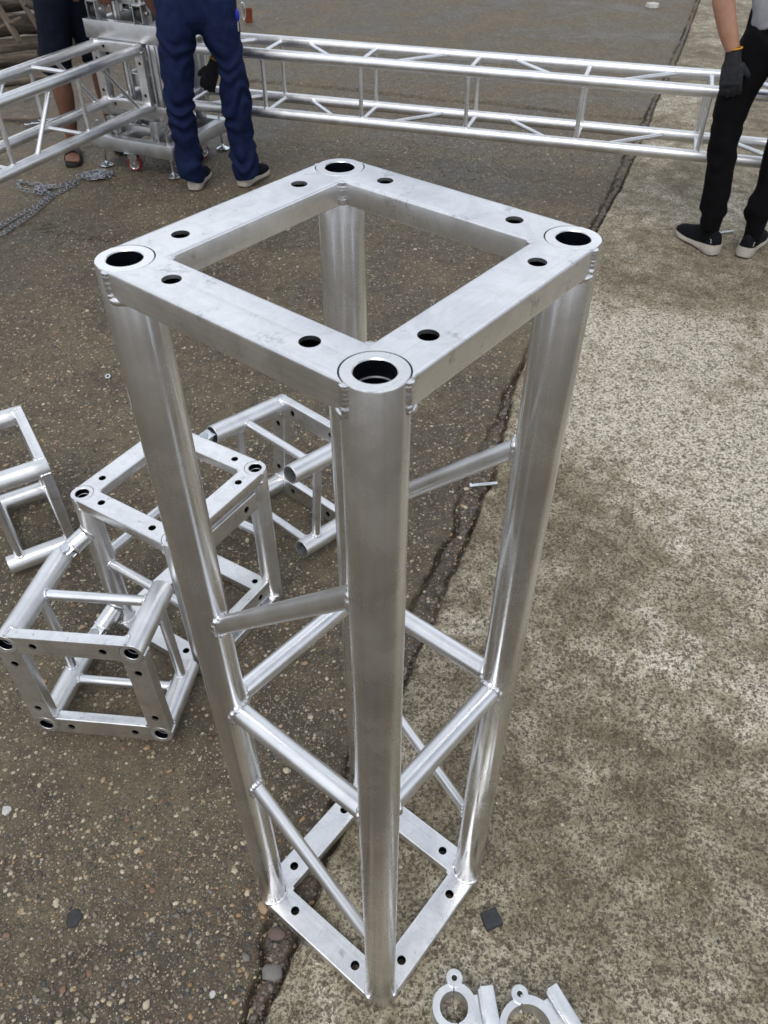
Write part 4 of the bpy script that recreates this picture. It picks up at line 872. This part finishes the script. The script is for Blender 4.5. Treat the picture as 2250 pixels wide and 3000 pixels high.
# --- man in shorts and sandals behind the left truss
sm_=empty('person','person in dark shorts with bare legs and sandals standing behind the left truss','person',(-1.25,4.35,0))
A1=[(-1.315,4.305,.43,.080,.088),(-1.31,4.305,.47,.083,.092),(-1.285,4.31,.60,.086,.098),(-1.255,4.33,.76,.098,.11)]
A2=[(-1.120,4.44,.46,.078,.086),(-1.125,4.43,.52,.082,.090),(-1.14,4.42,.62,.086,.098),(-1.165,4.40,.78,.098,.11)]
pe=[(-1.21,4.37,.72,.11,.08),(-1.21,4.37,.80,.165,.12),(-1.21,4.37,.92,.155,.115),(-1.21,4.37,1.0,.145,.105)]
fuse('shorts',[loftv(A1),loftv(A2),loftv(pe,24,(.85,.5,0))],'navycloth',sm_,.008,3,folds((2,7,3),.005,36,[(.5,.1,.004)]))
def foot(x,y,a_):
    Mf=Matrix.Translation((x,y,0))@Matrix.Rotation(a_,4,'Z'); q=lambda *p:tuple(Mf@Vector(p))
    out=[loftv([(*q(0,-.045,.045),.030,.026),(*q(0,-.01,.055),.032,.034),(*q(0,.06,.046),.036,.028),(*q(0,.12,.034),.042,.018),(*q(0,.155,.030),.040,.013)],14,Mf.to_3x3()@Vector((1,0,0)))]
    for k,(o_,l_,r_) in enumerate(((-.028,.052,.013),(-.010,.046,.0095),(.005,.042,.009),(.018,.036,.0085),(.031,.030,.008))):
        out.append(loftv([(*q(o_,.145,.030),r_,r_),(*q(o_*1.05,.145+l_*.6,.029),r_,r_*.95),(*q(o_*1.05,.145+l_,.025),r_*.8,r_*.7)],10,Mf.to_3x3()@Vector((1,0,0))))
    return out
pc=[loftv([(-1.330,4.300,.045,.036,.044),(-1.325,4.30,.10,.034,.040),(-1.318,4.30,.20,.044,.050),(-1.312,4.30,.32,.054,.060),(-1.31,4.30,.43,.052,.056),(-1.30,4.305,.52,.062,.066),(-1.26,4.33,.78,.08,.09)],18),
 loftv([(-1.115,4.47,.045,.036,.044),(-1.115,4.465,.10,.034,.040),(-1.115,4.455,.20,.043,.050),(-1.118,4.45,.32,.052,.058),(-1.12,4.44,.44,.050,.054),(-1.13,4.43,.52,.060,.064),(-1.16,4.40,.78,.08,.09)],18),
 loftv([(-1.21,4.37,.80,.13,.09),(-1.21,4.37,1.05,.13,.09),(-1.21,4.36,1.30,.17,.10),(-1.21,4.36,1.42,.13,.07),(-1.21,4.35,1.48,.055,.06),(-1.21,4.34,1.56,.055,.06)],20,(.85,.5,0)),
 loftv([(-1.37,4.30,1.38,.055,.055),(-1.36,4.22,1.14,.046,.046),(-1.24,4.10,1.02,.038,.038),(-1.14,4.05,.95,.027,.027)],14),loftv([(-1.05,4.42,1.38,.055,.055),(-.98,4.36,1.14,.046,.046),(-.95,4.25,1.0,.038,.038),(-.95,4.15,.92,.027,.027)],14)]
pc+=foot(-1.33,4.285,math.radians(188)); pc+=foot(-1.115,4.46,math.radians(200))
hq=head((-1.20,4.31,1.66),(.4,-1,-.6),pc)
fuse('body',pc,'skin2',sm_,.0062,2); hairpiece(hq,sm_)
fuse('shirt',[loftv([(-1.21,4.37,.92,.17,.125),(-1.21,4.37,1.2,.17,.12),(-1.21,4.36,1.38,.185,.11),(-1.21,4.355,1.44,.11,.08)],24,(.85,.5,0)),loftv([(-1.36,4.30,1.38,.07,.07),(-1.36,4.24,1.18,.06,.06)],14),loftv([(-1.06,4.42,1.38,.07,.07),(-.985,4.37,1.18,.06,.06)],14)],'blackcloth',sm_,.009,3,folds((5,9,1),.006,26))
hand(sm_,(-1.13,4.045,.94),(.6,-.2,-.6),(.2,.8,0),(0,-.2,-1),.5,'skin2',False); hand(sm_,(-.95,4.14,.91),(.1,-.6,-.6),(-.8,0,0),(0,-.2,-1),.5,'skin2',False)
for x,y,a_ in ((-1.33,4.285,188),(-1.115,4.46,200)):
    Mf=Matrix.Translation((x,y,0))@Matrix.Rotation(math.radians(a_),4,'Z'); v=[];f=[]; n=22
    for i in range(n):
        t_=i/(n-1); hw=float(np.interp(t_,[0,.06,.2,.5,.75,.93,1],[.018,.034,.038,.038,.050,.042,.016])); yy=-.075+t_*.285
        for xx,z in ((-hw,.003),(-hw,.020),(hw,.020),(hw,.003)): v.append(Mf@Vector((xx,yy,z)))
    for i in range(n-1):
        for k in range(4): f.append((i*4+k,i*4+(k+1)%4,(i+1)*4+(k+1)%4,(i+1)*4+k))
    f.append((3,2,1,0)); f.append(tuple((n-1)*4+k for k in range(4))); so=putw('sandal_sole',v,f,MT['rubber'],sm_,40)
    v=[];f=[]
    for i in range(15):
        an=math.pi*i/14
        for dy,rr_ in ((0,1),(.040,1)): v.append(Mf@Vector((-.047*math.cos(an),.085+dy,.012+.050*math.sin(an)))); v.append(Mf@Vector((-.050*math.cos(an),.085+dy,.012+.055*math.sin(an))))
    for i in range(14):
        a0=i*4; b0=a0+4; f+= [(a0,b0,b0+2,a0+2),(a0+1,a0+3,b0+3,b0+1),(a0,a0+1,b0+1,b0),(a0+2,b0+2,b0+3,a0+3)]
    putw('sandal_strap',v,f,MT['rubber'],sm_,40)
